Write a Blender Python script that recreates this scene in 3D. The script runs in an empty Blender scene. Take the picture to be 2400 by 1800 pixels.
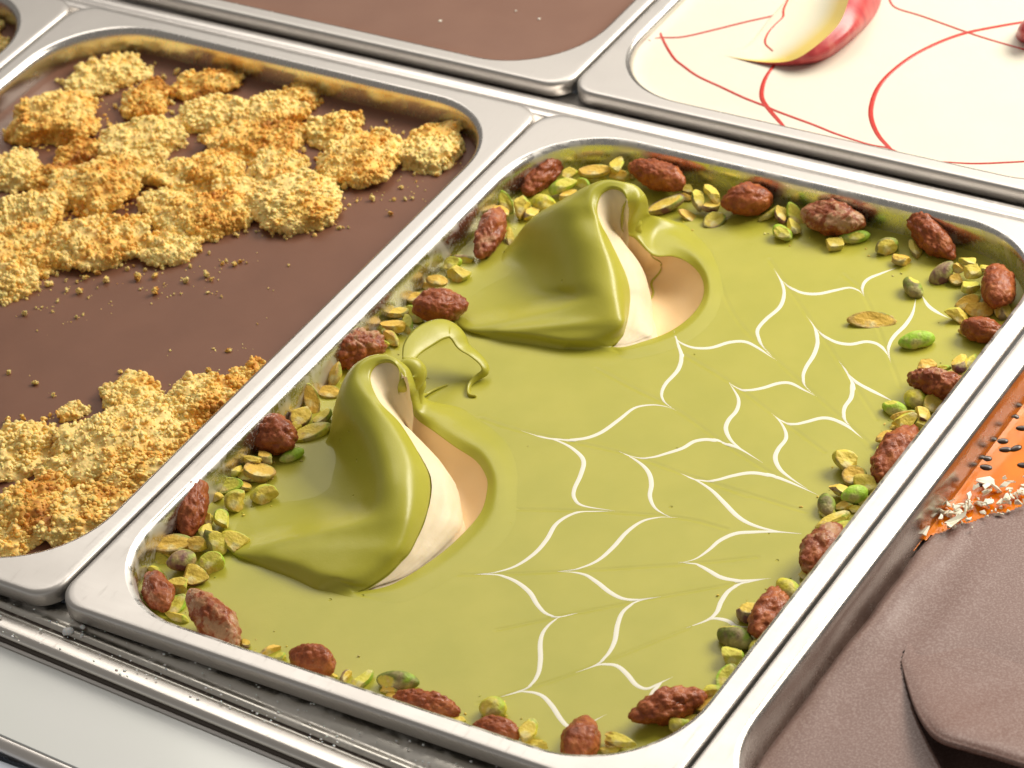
import bpy, bmesh, math, random
import numpy as np
from mathutils import Vector, Matrix
from mathutils.bvhtree import BVHTree

# ------------------------------------------------------------------ camera, world, lamps
S = bpy.context.scene
RND = random.Random(7)
NR = np.random.RandomState(11)
MM = 0.001
# camera solved from the pan edges (millimetres; x along the pan front, y towards the back, z up, rim top = 0)
YAW, PITCH, ROLL, FPX = -0.650, 0.643, -0.156, 7879.6
CAM = np.array([703.9, -637.0, 762.46])
def _rot(y, p, r):
    f = np.array([math.sin(y)*math.cos(p), math.cos(y)*math.cos(p), -math.sin(p)])
    R = np.array([math.cos(y), -math.sin(y), 0.0]); U = np.cross(R, f)
    c, s = math.cos(r), math.sin(r)
    return np.array([c*R+s*U, -s*R+c*U, f])
CM = _rot(YAW, PITCH, ROLL)
cam_d = bpy.data.cameras.new('camera'); cam = bpy.data.objects.new('camera', cam_d)
S.collection.objects.link(cam); S.camera = cam
mw = Matrix.Identity(4)
for i in range(3):
    mw[i][0], mw[i][1], mw[i][2], mw[i][3] = CM[0][i], CM[1][i], -CM[2][i], CAM[i]*MM
cam.matrix_world = mw
cam_d.sensor_width = 36.0; cam_d.lens = FPX/2400*36.0
cam_d.clip_start = 0.05; cam_d.clip_end = 50
cam_d.dof.use_dof = True; cam_d.dof.aperture_fstop = 21.0; cam_d.dof.focus_distance = float(np.dot(np.array([95, 120, -8])-CAM, CM[2]))*MM

w = bpy.data.worlds.new('World'); S.world = w; w.use_nodes = True
bg = w.node_tree.nodes['Background']
bg.inputs['Color'].default_value = (1.0, 0.94, 0.865, 1); bg.inputs['Strength'].default_value = 0.24
S.view_settings.view_transform = 'Standard'; S.view_settings.look = 'None'
S.view_settings.exposure = 0.0; S.view_settings.gamma = 1.0
S.render.engine = 'CYCLES'
S.cycles.use_denoising = True
S.cycles.max_bounces = 8; S.cycles.diffuse_bounces = 4; S.cycles.glossy_bounces = 4

def area(name, target, direction, dist, sx, sy, power, col):
    d = bpy.data.lights.new(name, 'AREA'); d.shape = 'RECTANGLE'; d.size = sx; d.size_y = sy
    d.energy = power; d.color = col
    o = bpy.data.objects.new(name, d); S.collection.objects.link(o)
    dv = Vector(direction).normalized(); t = Vector(target)*MM
    o.location = t+dv*dist
    o.rotation_euler = (-dv).to_track_quat('-Z', 'Y').to_euler()
    return o
IR = np.array([math.cos(YAW), -math.sin(YAW), 0]); IF = np.array([math.sin(YAW), math.cos(YAW), 0])  # image right / away, on the ground
def idir(r, f, u): return IR*r+IF*f+np.array([0, 0, u])
area('case_light', (120, 170, 0), idir(0.98, 0.50, 0.82), 1.1, 0.8, 0.40, 17.5, (1, 0.93, 0.82))
area('rim_fill_light', (120, 170, 0), idir(0.05, 0.9, 1.0), 1.6, 1.1, 0.8, 8.5, (1, 0.94, 0.86))  # added unseen fill panel, placed where the steel rims mirror it

# ------------------------------------------------------------------ helpers
def at(px, py, z=0.0):
    """photo pixel (2400x1800) -> point in mm on the level z"""
    d = np.array([(px-1200)/FPX, -(py-900)/FPX, 1.0])@CM
    return CAM+d*((z-CAM[2])/d[2])
def ray(px, py): 
    d = np.array([(px-1200)/FPX, -(py-900)/FPX, 1.0])@CM
    return d/np.linalg.norm(d)
K = 2212/800.0
CROP = {'D': (0, 0, 2212/2400), 'S': (660, 740, 2.37), 'T': (1050, 380, 2212/650.0),
        'A': (800, 0, K), 'B': (1600, 0, K), 'C': (0, 600, K), 'E': (800, 600, K), 'F': (1600, 600, K),
        'G': (0, 1200, K), 'H': (800, 1200, K), 'I': (1600, 1200, K), 'O': (0, 0, K)}
def px(c, x, y):
    ox, oy, k = CROP[c]; return ox+x/k, oy+y/k
def pt(c, x, y, z): return at(*px(c, x, y), z)

def setp(o, label=None, cat=None, group=None, kind=None):
    if label: o['label'] = label
    if cat: o['category'] = cat
    if group: o['group'] = group
    if kind: o['kind'] = kind
    return o
def mesh_from(verts, faces, smooth=True):
    me = bpy.data.meshes.new('mesh')
    v = np.asarray(verts, dtype=np.float64)*MM
    me.from_pydata(v.tolist(), [], [list(map(int, f)) for f in faces])
    me.update()
    if smooth: me.polygons.foreach_set('use_smooth', [True]*len(me.polygons))
    return me
def fast_tris(V, F):
    me = bpy.data.meshes.new('mesh'); V = (np.asarray(V)*MM).astype(np.float32); F = np.asarray(F, dtype=np.int32)
    me.vertices.add(len(V)); me.vertices.foreach_set('co', V.ravel())
    me.loops.add(F.size); me.loops.foreach_set('vertex_index', F.ravel())
    me.polygons.add(len(F)); me.polygons.foreach_set('loop_start', np.arange(0, F.size, 3, dtype=np.int32))
    me.update(calc_edges=True); me.polygons.foreach_set('use_smooth', np.ones(len(F), dtype=bool)); return me
def link(name, me, mat=None, parent=None, loc=(0, 0, 0)):
    me.name = name
    o = bpy.data.objects.new(name, me); S.collection.objects.link(o)
    if mat is not None and len(me.materials) == 0: me.materials.append(mat)
    if parent: o.parent = parent
    o.location = Vector([float(c) for c in loc])*MM
    return o
def obj(name, verts, faces, mat, parent=None, smooth=True, origin=None):
    """verts in world mm; origin = where the object's own origin sits (parents sit unrotated)"""
    v = np.asarray(verts, dtype=np.float64)
    po = np.array([0., 0, 0])
    if parent is not None: po = np.array(parent['_o'])
    if origin is None: origin = po
    origin = np.array(origin, dtype=float)
    return link(name, mesh_from(v-origin, faces, smooth), mat, parent, origin-po)
def empty(name, loc=(0, 0, 0)):
    o = bpy.data.objects.new(name, None); S.collection.objects.link(o); o.empty_display_size = 0.01
    o.location = Vector([float(c) for c in loc])*MM; o['_o'] = [float(c) for c in loc]
    return o
def cr(P, n, closed=False):
    """Catmull-Rom through the rows of P, n samples per span"""
    P = np.asarray(P, dtype=float); N = len(P); out = []
    rng = range(N if closed else N-1)
    for i in rng:
        if closed: a, b, c, d = P[(i-1) % N], P[i], P[(i+1) % N], P[(i+2) % N]
        else:
            b, c = P[i], P[i+1]; a = P[i-1] if i > 0 else 2*b-c; d = P[i+2] if i+2 < N else 2*c-b
        for k in range(n):
            t = k/n
            out.append(0.5*((2*b)+(-a+c)*t+(2*a-5*b+4*c-d)*t*t+(-a+3*b-3*c+d)*t**3))
    if not closed: out.append(P[-1])
    return np.array(out)
def resample(P, n):
    P = np.asarray(P, float); s = np.r_[0, np.cumsum(np.linalg.norm(np.diff(P, axis=0), axis=1))]
    q = np.linspace(0, s[-1], n)
    return np.stack([np.interp(q, s, P[:, k]) for k in range(P.shape[1])], 1)
def grid_faces(nu, nv, closed_u=False, flip=False):
    f = []
    for i in range(nu if closed_u else nu-1):
        j2 = (i+1) % nu
        for j in range(nv-1):
            q = [i*nv+j, j2*nv+j, j2*nv+j+1, i*nv+j+1]
            f.append(q[::-1] if flip else q)
    return f
def ico(sub):
    bm = bmesh.new(); bmesh.ops.create_icosphere(bm, subdivisions=sub, radius=1.0)
    bm.verts.ensure_lookup_table()
    v = np.array([x.co[:] for x in bm.verts]); f = [[x.index for x in p.verts] for p in bm.faces]; bm.free()
    return v, f
ICO = {k: ico(k) for k in (1, 2, 3, 4, 5, 6)}
def vnoise(p, seed, octaves=3, freq=1.0):
    """smooth sum-of-sines noise, about -1..1"""
    r = np.random.RandomState(seed); out = np.zeros(len(p)); a = 1.0; tot = 0
    for o in range(octaves):
        for _ in range(5):
            k = r.normal(size=3); k = k/np.linalg.norm(k)*freq*(0.7+0.6*r.rand())*2.2; ph = r.rand()*6.28
            out += a*np.sin(p@k+ph)/2.2
        tot += a; a *= 0.55; freq *= 2.05
    return out/tot
def nearest(p, c):
    out = np.empty(len(p))
    for i in range(0, len(p), 4096):
        q = p[i:i+4096]
        d2 = (q*q).sum(1)[:, None]+(c*c).sum(1)[None]-2*q@c.T
        out[i:i+4096] = np.sqrt(np.maximum(d2.min(1), 0))
    return out

# ------------------------------------------------------------------ materials
class M:
    def __init__(s, name):
        s.m = bpy.data.materials.new(name); s.m.use_nodes = True; s.t = s.m.node_tree; s.b = s.t.nodes['Principled BSDF']
    def n(s, typ, **kw):
        x = s.t.nodes.new(typ)
        for k, v in kw.items():
            if k in x.inputs.keys(): x.inputs[k].default_value = v
            else: setattr(x, k, v)
        return x
    def l(s, a, b): s.t.links.new(a, b)
    def set(s, **kw):
        for k, v in kw.items():
            k = k.replace('_', ' ')
            s.b.inputs[k].default_value = (*v, 1) if isinstance(v, tuple) and len(v) == 3 and k not in ('Subsurface Radius',) else v
    def coord(s, which='Object'): return s.n('ShaderNodeTexCoord').outputs[which]
    def noise(s, scale, detail=3, rough=0.5, vec=None, dist=0.0):
        x = s.n('ShaderNodeTexNoise'); x.inputs['Scale'].default_value = scale; x.inputs['Detail'].default_value = detail
        x.inputs['Roughness'].default_value = rough; x.inputs['Distortion'].default_value = dist
        s.l(vec if vec is not None else s.coord(), x.inputs['Vector']); return x.outputs['Fac']
    def ramp(s, fac, stops):
        x = s.n('ShaderNodeValToRGB'); e = x.color_ramp.elements
        while len(e) < len(stops): e.new(0.5)
        for i, (p, c) in enumerate(stops):
            e[i].position = p; e[i].color = (*c, 1) if isinstance(c, tuple) else (c, c, c, 1)
        s.l(fac, x.inputs['Fac']); return x.outputs['Color']
    def mix(s, fac, a, b):
        x = s.n('ShaderNodeMix', data_type='RGBA')
        for sock, v in ((x.inputs['Factor'], fac), (x.inputs[6], a), (x.inputs[7], b)):
            if isinstance(v, tuple): sock.default_value = (*v, 1) if len(v) == 3 else v
            elif isinstance(v, (int, float)): sock.default_value = v
            else: s.l(v, sock)
        return x.outputs[2]
    def math(s, op, a, b=0.0):
        x = s.n('ShaderNodeMath', operation=op)
        for sock, v in ((x.inputs[0], a), (x.inputs[1], b)):
            if isinstance(v, (int, float)): sock.default_value = v
            else: s.l(v, sock)
        return x.outputs[0]
    def mapped(s, scale, rot=(0, 0, 0), which='Object'):
        x = s.n('ShaderNodeMapping'); x.inputs['Scale'].default_value = scale; x.inputs['Rotation'].default_value = rot
        s.l(s.coord(which), x.inputs['Vector']); return x.outputs['Vector']
    def bump(s, h, strength, dist, normal=None):
        x = s.n('ShaderNodeBump'); x.inputs['Strength'].default_value = strength; x.inputs['Distance'].default_value = dist
        s.l(h, x.inputs['Height'])
        if normal is not None: s.l(normal, x.inputs['Normal'])
        s.l(x.outputs['Normal'], s.b.inputs['Normal']); return x.outputs['Normal']
    def color(s, c): s.l(c, s.b.inputs['Base Color'])
    def rough(s, c): s.l(c, s.b.inputs['Roughness'])

def steel(name, smear=0.0, rough=0.30, base=(0.63, 0.60, 0.565), grain_axis=0):
    m = M(name); m.set(Metallic=1.0, Roughness=rough, Base_Color=base)
    sc = (45, 2200, 2200) if grain_axis == 0 else (2200, 45, 2200)
    g = m.noise(1.0, 2, 0.6, m.mapped(sc))
    blot = m.noise(28, 4, 0.6)
    r = m.math('ADD', m.math('MULTIPLY', g, 0.10), m.math('MULTIPLY', blot, 0.16))
    r = m.math('ADD', r, rough-0.13)
    if smear:
        sm = m.ramp(m.noise(75, 5, 0.62, dist=0.6), [(0.50, 0.0), (0.60, 1.0)])
        sp = m.ramp(m.noise(900, 2, 0.5), [(0.60, 0.0), (0.68, 1.0)])
        msk = m.math('MAXIMUM', m.math('MULTIPLY', sm, smear), m.math('MULTIPLY', sp, smear*0.7))
        m.color(m.mix(m.math('MULTIPLY', msk, 0.55), base, (0.86, 0.83, 0.78)))
        r = m.math('ADD', r, m.math('MULTIPLY', msk, 0.28))
        m.l(m.math('SUBTRACT', 1.0, m.math('MULTIPLY', msk, 0.5)), m.b.inputs['Metallic'])
    else:
        m.color(m.mix(m.math('MULTIPLY', blot, 0.35), base, tuple(c*0.86 for c in base)))
    sc2 = m.ramp(m.noise(1.0, 2, 0.6, m.mapped((900, 70, 300), (0, 0, 0.5))), [(0.62, 0.0), (0.70, 1.0)])
    m.rough(m.math('ADD', r, m.math('MULTIPLY', sc2, 0.12))); m.bump(g, 0.05, 0.0001)
    return m.m
MAT = {}
MAT['rim'] = steel('brushed_steel_rim', 0, 0.43)
MAT['rail'] = steel('polished_rail', 0, 0.34, (0.74, 0.70, 0.65))
MAT['wall'] = steel('steel_wall', 0.0, 0.24, (0.68, 0.65, 0.61))
MAT['wall_frost'] = steel('frosted_steel_wall', 0.55, 0.24, (0.68, 0.66, 0.62))
MAT['wall_some'] = steel('used_steel_wall', 0.12, 0.24, (0.46, 0.43, 0.40))
MAT['bar'] = steel('steel_bar', 0, 0.36, (0.80, 0.76, 0.72))
MAT['ledge'] = steel('stained_steel_ledge', 0.7, 0.34, (0.66, 0.63, 0.57))

def gelato(name, c1, c2, rough=0.38, sss=0.12, grain=0.25, gs=2600, scale=40, coat=0.0, pores=False, speck=None, spec=0.5, rad=(1.0, 0.75, 0.3)):
    m = M(name)
    col = m.mix(m.ramp(m.noise(scale, 3, 0.5), [(0.35, 0.0), (0.65, 1.0)]), c1, c2)
    if speck: col = m.mix(m.ramp(m.noise(1250, 2, 0.7), [(0.46, 0.0), (0.62, 0.75)]), col, speck)
    m.color(col)
    m.set(Roughness=rough, Subsurface_Weight=sss, Subsurface_Scale=0.0022, Subsurface_Radius=rad, Coat_Weight=coat, Coat_Roughness=0.15, Specular_IOR_Level=spec)
    f = m.noise(gs, 2, 0.6); g = m.noise(160, 3, 0.55)
    m.rough(m.math('ADD', m.math('MULTIPLY', f, 0.22), rough-0.10))
    h = m.math('ADD', m.math('MULTIPLY', f, 0.35), m.math('MULTIPLY', g, 0.9))
    nb = m.bump(h, grain, 0.00022)
    if pores:                                    # sparse air pores
        vo = m.n('ShaderNodeTexVoronoi'); vo.inputs['Scale'].default_value = 95; m.l(m.coord(), vo.inputs['Vector'])
        pick = m.ramp(m.math('MULTIPLY', vo.outputs['Color'], 1.0), [(0.60, 0.0), (0.61, 1.0)])
        pit = m.math('MULTIPLY', m.ramp(vo.outputs['Distance'], [(0.0, 1.0), (0.035, 0.9), (0.06, 0.0)]), pick)
        m.bump(m.math('SUBTRACT', 1.0, pit), 0.9, 0.0006, nb)
    return m.m
MAT['sauce'] = gelato('pistachio_sauce', (0.405, 0.388, 0.040), (0.445, 0.418, 0.050), 0.33, 0.12, 0.42, 1900, pores=True, spec=0.42)
MAT['cream'] = gelato('pale_ice_cream', (0.80, 0.66, 0.43), (0.83, 0.70, 0.48), 0.55, 0.18, 0.5, 900, 60)
MAT['tan'] = gelato('shaded_ice_cream', (0.78, 0.56, 0.30), (0.80, 0.585, 0.325), 0.5, 0.15, 0.25, 1500, 60)  # same ice cream as the pale face, the hollow's shade put into its colour
MAT['line'] = gelato('white_icing', (0.81, 0.785, 0.65), (0.82, 0.795, 0.67), 0.4, 0.1, 0.1)
MAT['choc'] = gelato('milk_chocolate', (0.172, 0.076, 0.045), (0.188, 0.084, 0.050), 0.42, 0.0, 0.25, spec=0.3)
MAT['choc_rear'] = gelato('milk_chocolate_rear', (0.20, 0.098, 0.063), (0.215, 0.108, 0.07), 0.42, 0.0, 0.25)
MAT['choc_dark'] = gelato('frosted_chocolate', (0.20, 0.116, 0.095), (0.22, 0.130, 0.108), 0.40, 0.0, 0.6, 1500, speck=(0.33, 0.24, 0.215), spec=0.45)
MAT['white'] = gelato('white_cream', (0.725, 0.685, 0.565), (0.735, 0.695, 0.58), 0.4, 0.08, 0.08)
MAT['red'] = gelato('red_syrup', (0.52, 0.03, 0.02), (0.57, 0.04, 0.025), 0.25, 0.05, 0.05)
# ------------------------------------------------------------------ pans, bar, ledge
def rrect(x0, x1, y0, y1, off, r, z, nc=14, ns=10):
    X0, X1, Y0, Y1 = x0+off, x1-off, y0+off, y1-off
    pts = []
    cs = [((X1-r, Y0+r), -90), ((X1-r, Y1-r), 0), ((X0+r, Y1-r), 90), ((X0+r, Y0+r), 180)]
    for k in range(4):
        (cx, cy), a0 = cs[k]
        for i in range(nc+1):
            a = math.radians(a0+90*i/nc); pts.append((cx+r*math.cos(a), cy+r*math.sin(a), z))
        # straight run to the next corner
        (nx, ny), a1 = cs[(k+1) % 4]
        a = math.radians(a0+90); p = np.array([cx+r*math.cos(a), cy+r*math.sin(a), z])
        a = math.radians(a1); q = np.array([nx+r*math.cos(a), ny+r*math.sin(a), z])
        for i in range(1, ns): pts.append(tuple(p+(q-p)*i/ns))
    return pts
def rings_mesh(rings, cap=False):
    n = len(rings[0]); v = [p for r in rings for p in r]; f = []
    for i in range(len(rings)-1):
        for j in range(n):
            j2 = (j+1) % n; f.append([i*n+j, i*n+j2, (i+1)*n+j2, (i+1)*n+j])
    if cap: f.append([(len(rings)-1)*n+j for j in range(n)])
    return v, f
RI = 43.0
def pan(x0, x1, y0, y1, label, wallmat, z0=0.0, inset=0.0, ri=RI, group='steel gelato pans in the display'):
    e = empty('steel_pan', ((x0+x1)/2, (y0+y1)/2, z0-60))
    setp(e, label, 'pan', group)
    prof = [(1.9, -5.6, 9), (1.5, -7.1, 9.5), (0.5, -7.1, 10.5), (0.0, -6.6, 11), (0.0, -1.7, 11), (0.15, -0.8, 11), (0.6, -0.2, 11.2), (1.3, 0.0, 11.6), (2.4, 0.02, 12.5),
            (4.2, 0.0, 20), (6.6+inset, 0.0, ri)]
    rings = [rrect(x0, x1, y0, y1, o, r, z0+z) for o, z, r in prof]
    v, f = rings_mesh(rings); obj('rim', v, f, MAT['rim'], e)
    prof = [(6.6, 0.0, ri), (7.6, -0.25, ri-0.9), (8.5, -1.0, ri-1.6), (9.1, -2.2, ri-2.1), (9.6, -5, ri-2.4), (10.2, -18, ri-2.8), (12.0, -55, ri-4), (16, -60, ri-8), (40, -60, 20)]
    rings = [rrect(x0, x1, y0, y1, o+inset, r, z0+z) for o, z, r in prof]
    v, f = rings_mesh(rings, True); obj('basin', v, f, wallmat, e)
    return e
L1, R0 = 341.8, 359.8
pan(0, 250, 0, L1, 'steel pan holding the green pistachio gelato with swirls', MAT['wall_frost'])
pan(-251.5, -1.5, 0, L1, 'steel pan holding chocolate gelato covered with golden crumble', MAT['wall'])
pan(251.5, 501.5, 0, L1, 'steel pan holding brown chocolate and orange fruit sauce, cut by the picture edge', MAT['wall_some'])
pan(-251.5, -1.5, R0, R0+L1, 'steel pan holding plain brown chocolate gelato behind the crumble pan', MAT['wall'])
pan(0, 250, R0, R0+L1, 'steel pan holding white gelato with red syrup lines', MAT['wall'])
pan(-503, -253, 0, L1, 'steel pan in the far corner, only its rim corner and brown wall showing', MAT['wall'])

def extrude_profile(prof, x0, x1, nx=2):
    v = []; n = len(prof)
    for i in range(nx):
        x = x0+(x1-x0)*i/(nx-1)
        for y, z in prof: v.append((x, y, z))
    return v, grid_faces(nx, n)
e = empty('support_bar', (0, 351, -20)); setp(e, 'grey steel support bar running between the two rows of pans', 'bar')
v, f = extrude_profile([(334.4, -30), (334.4, -8.2), (335, -7.6), (341.2, -7.6), (342.4, -4.6), (343.4, -4.1), (347.2, -4.0), (348.0, -4.5), (349, -4.5), (349.8, -3.9), (354, -3.8), (355.2, -4.6), (356.4, -7.6), (366.8, -7.6), (367.2, -8.2), (367.2, -30)], -520, 520)
obj('bar_top', v, f, MAT['bar'], e)

def sheared(prof, keep=0):
    v, f = extrude_profile(prof, -520, 520, 53)
    return [(x, min(y-min(14, max(-4, 0.055*(x-25))), 7.6) if y < 7 else y, z) for x, y, z in v], f
e = empty('front_ledge', (0, 0, -30)); setp(e, 'stained steel ledge with drip grooves in front of the pans', 'ledge')
v, f = sheared([(8.2, -30), (8.2, -9.4), (7.6, -8.9), (-0.2, -8.9), (-0.7, -9.3), (-2.4, -9.3), (-2.9, -8.8), (-3.4, -8.4), (-4.2, -8.1), (-5.0, -8.2), (-5.5, -8.6), (-5.7, -10.2), (-6.5, -10.6), (-7.0, -9.9), (-7.7, -9.5), (-8.4, -9.6), (-8.5, -30)])
obj('ledge_plate', v, f, MAT['ledge'], e)
m = M('drip_dirt'); m.color(m.ramp(m.noise(350, 4, .6), [(0.35, (0.035, 0.022, 0.016)), (0.6, (0.10, 0.07, 0.05)), (0.75, (0.42, 0.36, 0.30))])); m.set(Roughness=0.35); MAT['dirt'] = m.m
v, f = sheared([(-5.75, -10.0), (-6.1, -10.1), (-6.6, -10.0), (-7.0, -9.85)]); obj('dirt_line', v, f, MAT['dirt'], e)
def arc(cy, cz, r, a0, a1, n): return [(cy+r*math.cos(math.radians(a0+(a1-a0)*i/n)), cz+r*math.sin(math.radians(a0+(a1-a0)*i/n))) for i in range(n+1)]
e = empty('front_rail', (0, -13, -30)); setp(e, 'rounded shiny steel rail above the pale glass panel', 'rail')
v, f = sheared([(-8.55, -20), (-8.55, -9.9), (-8.8, -9.3), (-9.6, -8.9)]+arc(-14.0, -11.2, 2.5, 95, 188, 9)+[(-16.2, -12.0), (-15.6, -12.2), (-15.6, -16)])
obj('rail_cover', v, f, MAT['rail'], e)
m = M('shadow_gap_dark'); m.set(Base_Color=(0.085, 0.065, 0.05), Roughness=0.4); MAT['gap_shade'] = m.m  # dark colour stands in for the shadow gap under the rail
v, f = sheared([(-15.65, -12.3), (-16.9, -12.35), (-17.0, -14.5)]); obj('shadow_gap', v, f, MAT['gap_shade'], e)
v, f = sheared([(-16.95, -14.0), (-17.05, -13.3), (-17.6, -13.1), (-18.2, -13.5), (-18.3, -16)]); obj('lower_trim', v, f, MAT['bar'], e)
m = M('pale_glass'); m.color(m.ramp(m.noise(14, 2, 0.4), [(0.3, (0.78, 0.81, 0.78)), (0.7, (0.82, 0.83, 0.82))]))
m.set(Roughness=0.2, Coat_Weight=0.6, Coat_Roughness=0.1, Specular_IOR_Level=0.5); MAT['glass'] = m.m
e = empty('glass_panel', (0, -30, -70)); setp(e, 'pale greenish glass panel below the front rail', 'glass panel')
v, f = sheared([(-18.35, -15.2), (-18.8, -14.0), (-51.5, -17.0), (-51.8, -17.8)]); obj('pane', v, f, MAT['glass'], e, False)
v, f = sheared([(-51.4, -18.0), (-52.5, -17.5), (-54.6, -18.5), (-55.8, -20.2), (-55.8, -23), (-52, -24)]); obj('bottom_trim', v, f, MAT['bar'], e)
m = M('blue_grey_counter'); m.set(Base_Color=(0.30, 0.34, 0.42), Roughness=0.5); MAT['counter'] = m.m
m.color(m.ramp(m.noise(9, 2), [(0.3, (0.52, 0.57, 0.66)), (0.7, (0.56, 0.61, 0.70))]))
v = [(-1500, -1500, -22), (1500, -1500, -22), (1500, -58, -22), (-1500, -58, -22), (1500, -58, -135), (-1500, -58, -135), (1500, 1500, -135), (-1500, 1500, -135)]
o = obj('counter_floor', v, [[0, 1, 2, 3], [3, 2, 4, 5], [5, 4, 6, 7]], MAT['counter'], None, False); setp(o, kind='structure')

# ------------------------------------------------------------------ gelato surfaces
ZS, ZC, ZP = -14.0, -13.0, -14.5     # pistachio sauce, crumble pan chocolate, right chocolate
def inside_poly(P, poly):
    x, y = P[:, 0], P[:, 1]; wn = np.zeros(len(P), int); n = len(poly)
    for i in range(n):
        x0, y0 = poly[i]; x1, y1 = poly[(i+1) % n]
        cr_ = (x1-x0)*(y-y0)-(x-x0)*(y1-y0)
        wn += ((y0 <= y) & (y1 > y) & (cr_ > 0)).astype(int)-((y0 > y) & (y1 <= y) & (cr_ < 0)).astype(int)
    return wn != 0
def rr_dist(P, x0, x1, y0, y1, r):
    """inside distance to a rounded rectangle (positive inside)"""
    cx, cy = (x0+x1)/2, (y0+y1)/2; hx, hy = (x1-x0)/2-r, (y1-y0)/2-r
    dx, dy = np.abs(P[:, 0]-cx)-hx, np.abs(P[:, 1]-cy)-hy
    return r-(np.hypot(np.maximum(dx, 0), np.maximum(dy, 0))+np.minimum(np.maximum(dx, dy), 0))
def sheet(x0, x1, y0, y1, z, step, holes=(), zfun=None, off=9.9, meniscus=0.9):
    X = np.arange(x0+off-2, x1-off+2+step, step); Y = np.arange(y0+off-2, y1-off+2+step, step)
    gx, gy = np.meshgrid(X, Y, indexing='ij'); P = np.stack([gx.ravel(), gy.ravel()], 1)
    d = rr_dist(P, x0+off, x1-off, y0+off, y1-off, RI-2.6)
    zz = z+meniscus*np.exp(-np.maximum(d, 0)/1.3)
    if zfun is not None: zz = zz+zfun(P)
    keep = d > -max(1.6, 1.5*step)
    for h in holes: keep &= ~inside_poly(P, h)
    nx, ny = len(X), len(Y); k = keep.reshape(nx, ny)
    q = k[:-1, :-1] & k[1:, :-1] & k[1:, 1:] & k[:-1, 1:]
    idx = np.arange(nx*ny).reshape(nx, ny)
    f = np.stack([idx[:-1, :-1][q], idx[1:, :-1][q], idx[1:, 1:][q], idx[:-1, 1:][q]], 1)
    used = np.unique(f); re = np.full(nx*ny, -1); re[used] = np.arange(len(used))
    return np.c_[P[used], zz[used]], re[f]

# ---- the two scoops: spokes = hole edge, ridge, mantle, base, outer blend as (x, y, height over the sauce)
SA = [ # lower scoop, crop S
 [(430,1533,-.3),(426,1541,-.2),(421,1550,-.1),(416,1564,0),(410,1592,-.3)],
 [(472,1514,-.1),(404,1508,1.3),(335,1488,2.6),(258,1514,.8),(246,1540,-.8)],
 [(520,1487,.4),(405,1462,4.2),(245,1440,4.7),(190,1492,1.5),(180,1531,-1)],
 [(600,1430,1),(500,1368,6.6),(130,1372,5.2),(60,1424,1.9),(46,1466,-1)],
 [(662,1362,2.2),(562,1300,8.5),(0,1312,4.8),(-108,1360,1.9),(-128,1402,-1)],
 [(720,1290,3.4),(620,1230,10),(230,1222,7.0),(-205,1290,2.5),(-315,1296,-.8)],
 [(800,1100,6.4),(685,1100,13.2),(500,1115,11.2),(300,1102,3),(-330,1150,-.4)],
 [(825,920,9),(700,930,16.4),(548,950,15),(366,1003,1.4),(-200,1000,-.4)],
 [(770,780,13),(675,760,18.8),(525,800,17),(348,866,1.2),(60,850,-.4)],
 [(660,600,18),(590,610,22),(455,660,18.4),(312,740,1.2),(230,750,-.3)],
 [(540,470,24),(480,475,25.2),(372,545,20),(288,650,5),(240,700,-.3)],
 [(490,340,26),(405,350,27.2),(335,425,22),(280,570,9),(270,670,-.5)],
 [(520,265,28),(430,262,28.8),(370,310,21),(310,460,9),(300,580,-.5)],
 [(590,243,28.5),(545,212,29),(480,240,24),(410,350,11),(400,470,-.5)],
 [(645,280,27),(635,238,27.5),(620,265,22),(570,370,10),(550,460,-.5)],
 [(655,350,23),(690,300,24.3),(715,300,20),(700,380,8),(690,445,-.5)],
 [(645,412,19),(695,400,20.5),(760,380,14),(770,425,5),(790,455,-.5)],
 [(690,472,11),(735,452,11),(775,460,6.5),(810,475,2),(840,475,-.5)],
 [(755,570,2.5),(770,540,4.2),(805,515,3.6),(900,505,1.2),(1000,505,-.3)],
 [(850,640,1),(872,598,3.2),(935,575,2.8),(1010,560,.9),(1100,545,-.3)],
 [(960,720,0),(990,672,2.5),(1045,645,2.2),(1120,630,.7),(1210,620,-.3)],
 [(1080,800,-1),(1112,755,1.8),(1165,735,1.7),(1230,725,.5),(1310,720,-.3)],
 [(1140,890,-1),(1178,868,1.4),(1225,862,1.4),(1285,862,.4),(1360,860,-.3)],
 [(1145,970,-1),(1188,978,1.2),(1235,985,1.2),(1290,995,.3),(1350,1000,-.3)],
 [(1110,1090,-1),(1155,1112,1),(1205,1135,1),(1265,1155,.3),(1330,1175,-.3)],
 [(1010,1210,-1),(1045,1245,.9),(1085,1280,.9),(1135,1312,.3),(1190,1340,-.3)],
 [(860,1340,-.5),(885,1378,.6),(905,1412,.6),(925,1452,.2),(945,1490,-.3)],
 [(620,1490,-.4),(638,1520,.2),(648,1550,.2),(656,1590,.1),(660,1625,-.3)]]
VA = [(520,1500,-.5),(700,1455,-2),(860,1350,-3.2),(985,1232,-4.5),(1012,1170,-6),(985,1060,-9),(925,960,-9),(865,885,-8.5),(785,790,-8),(722,690,-5),(696,600,5),(704,500,12),(700,420,19),(676,335,25)]
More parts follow.
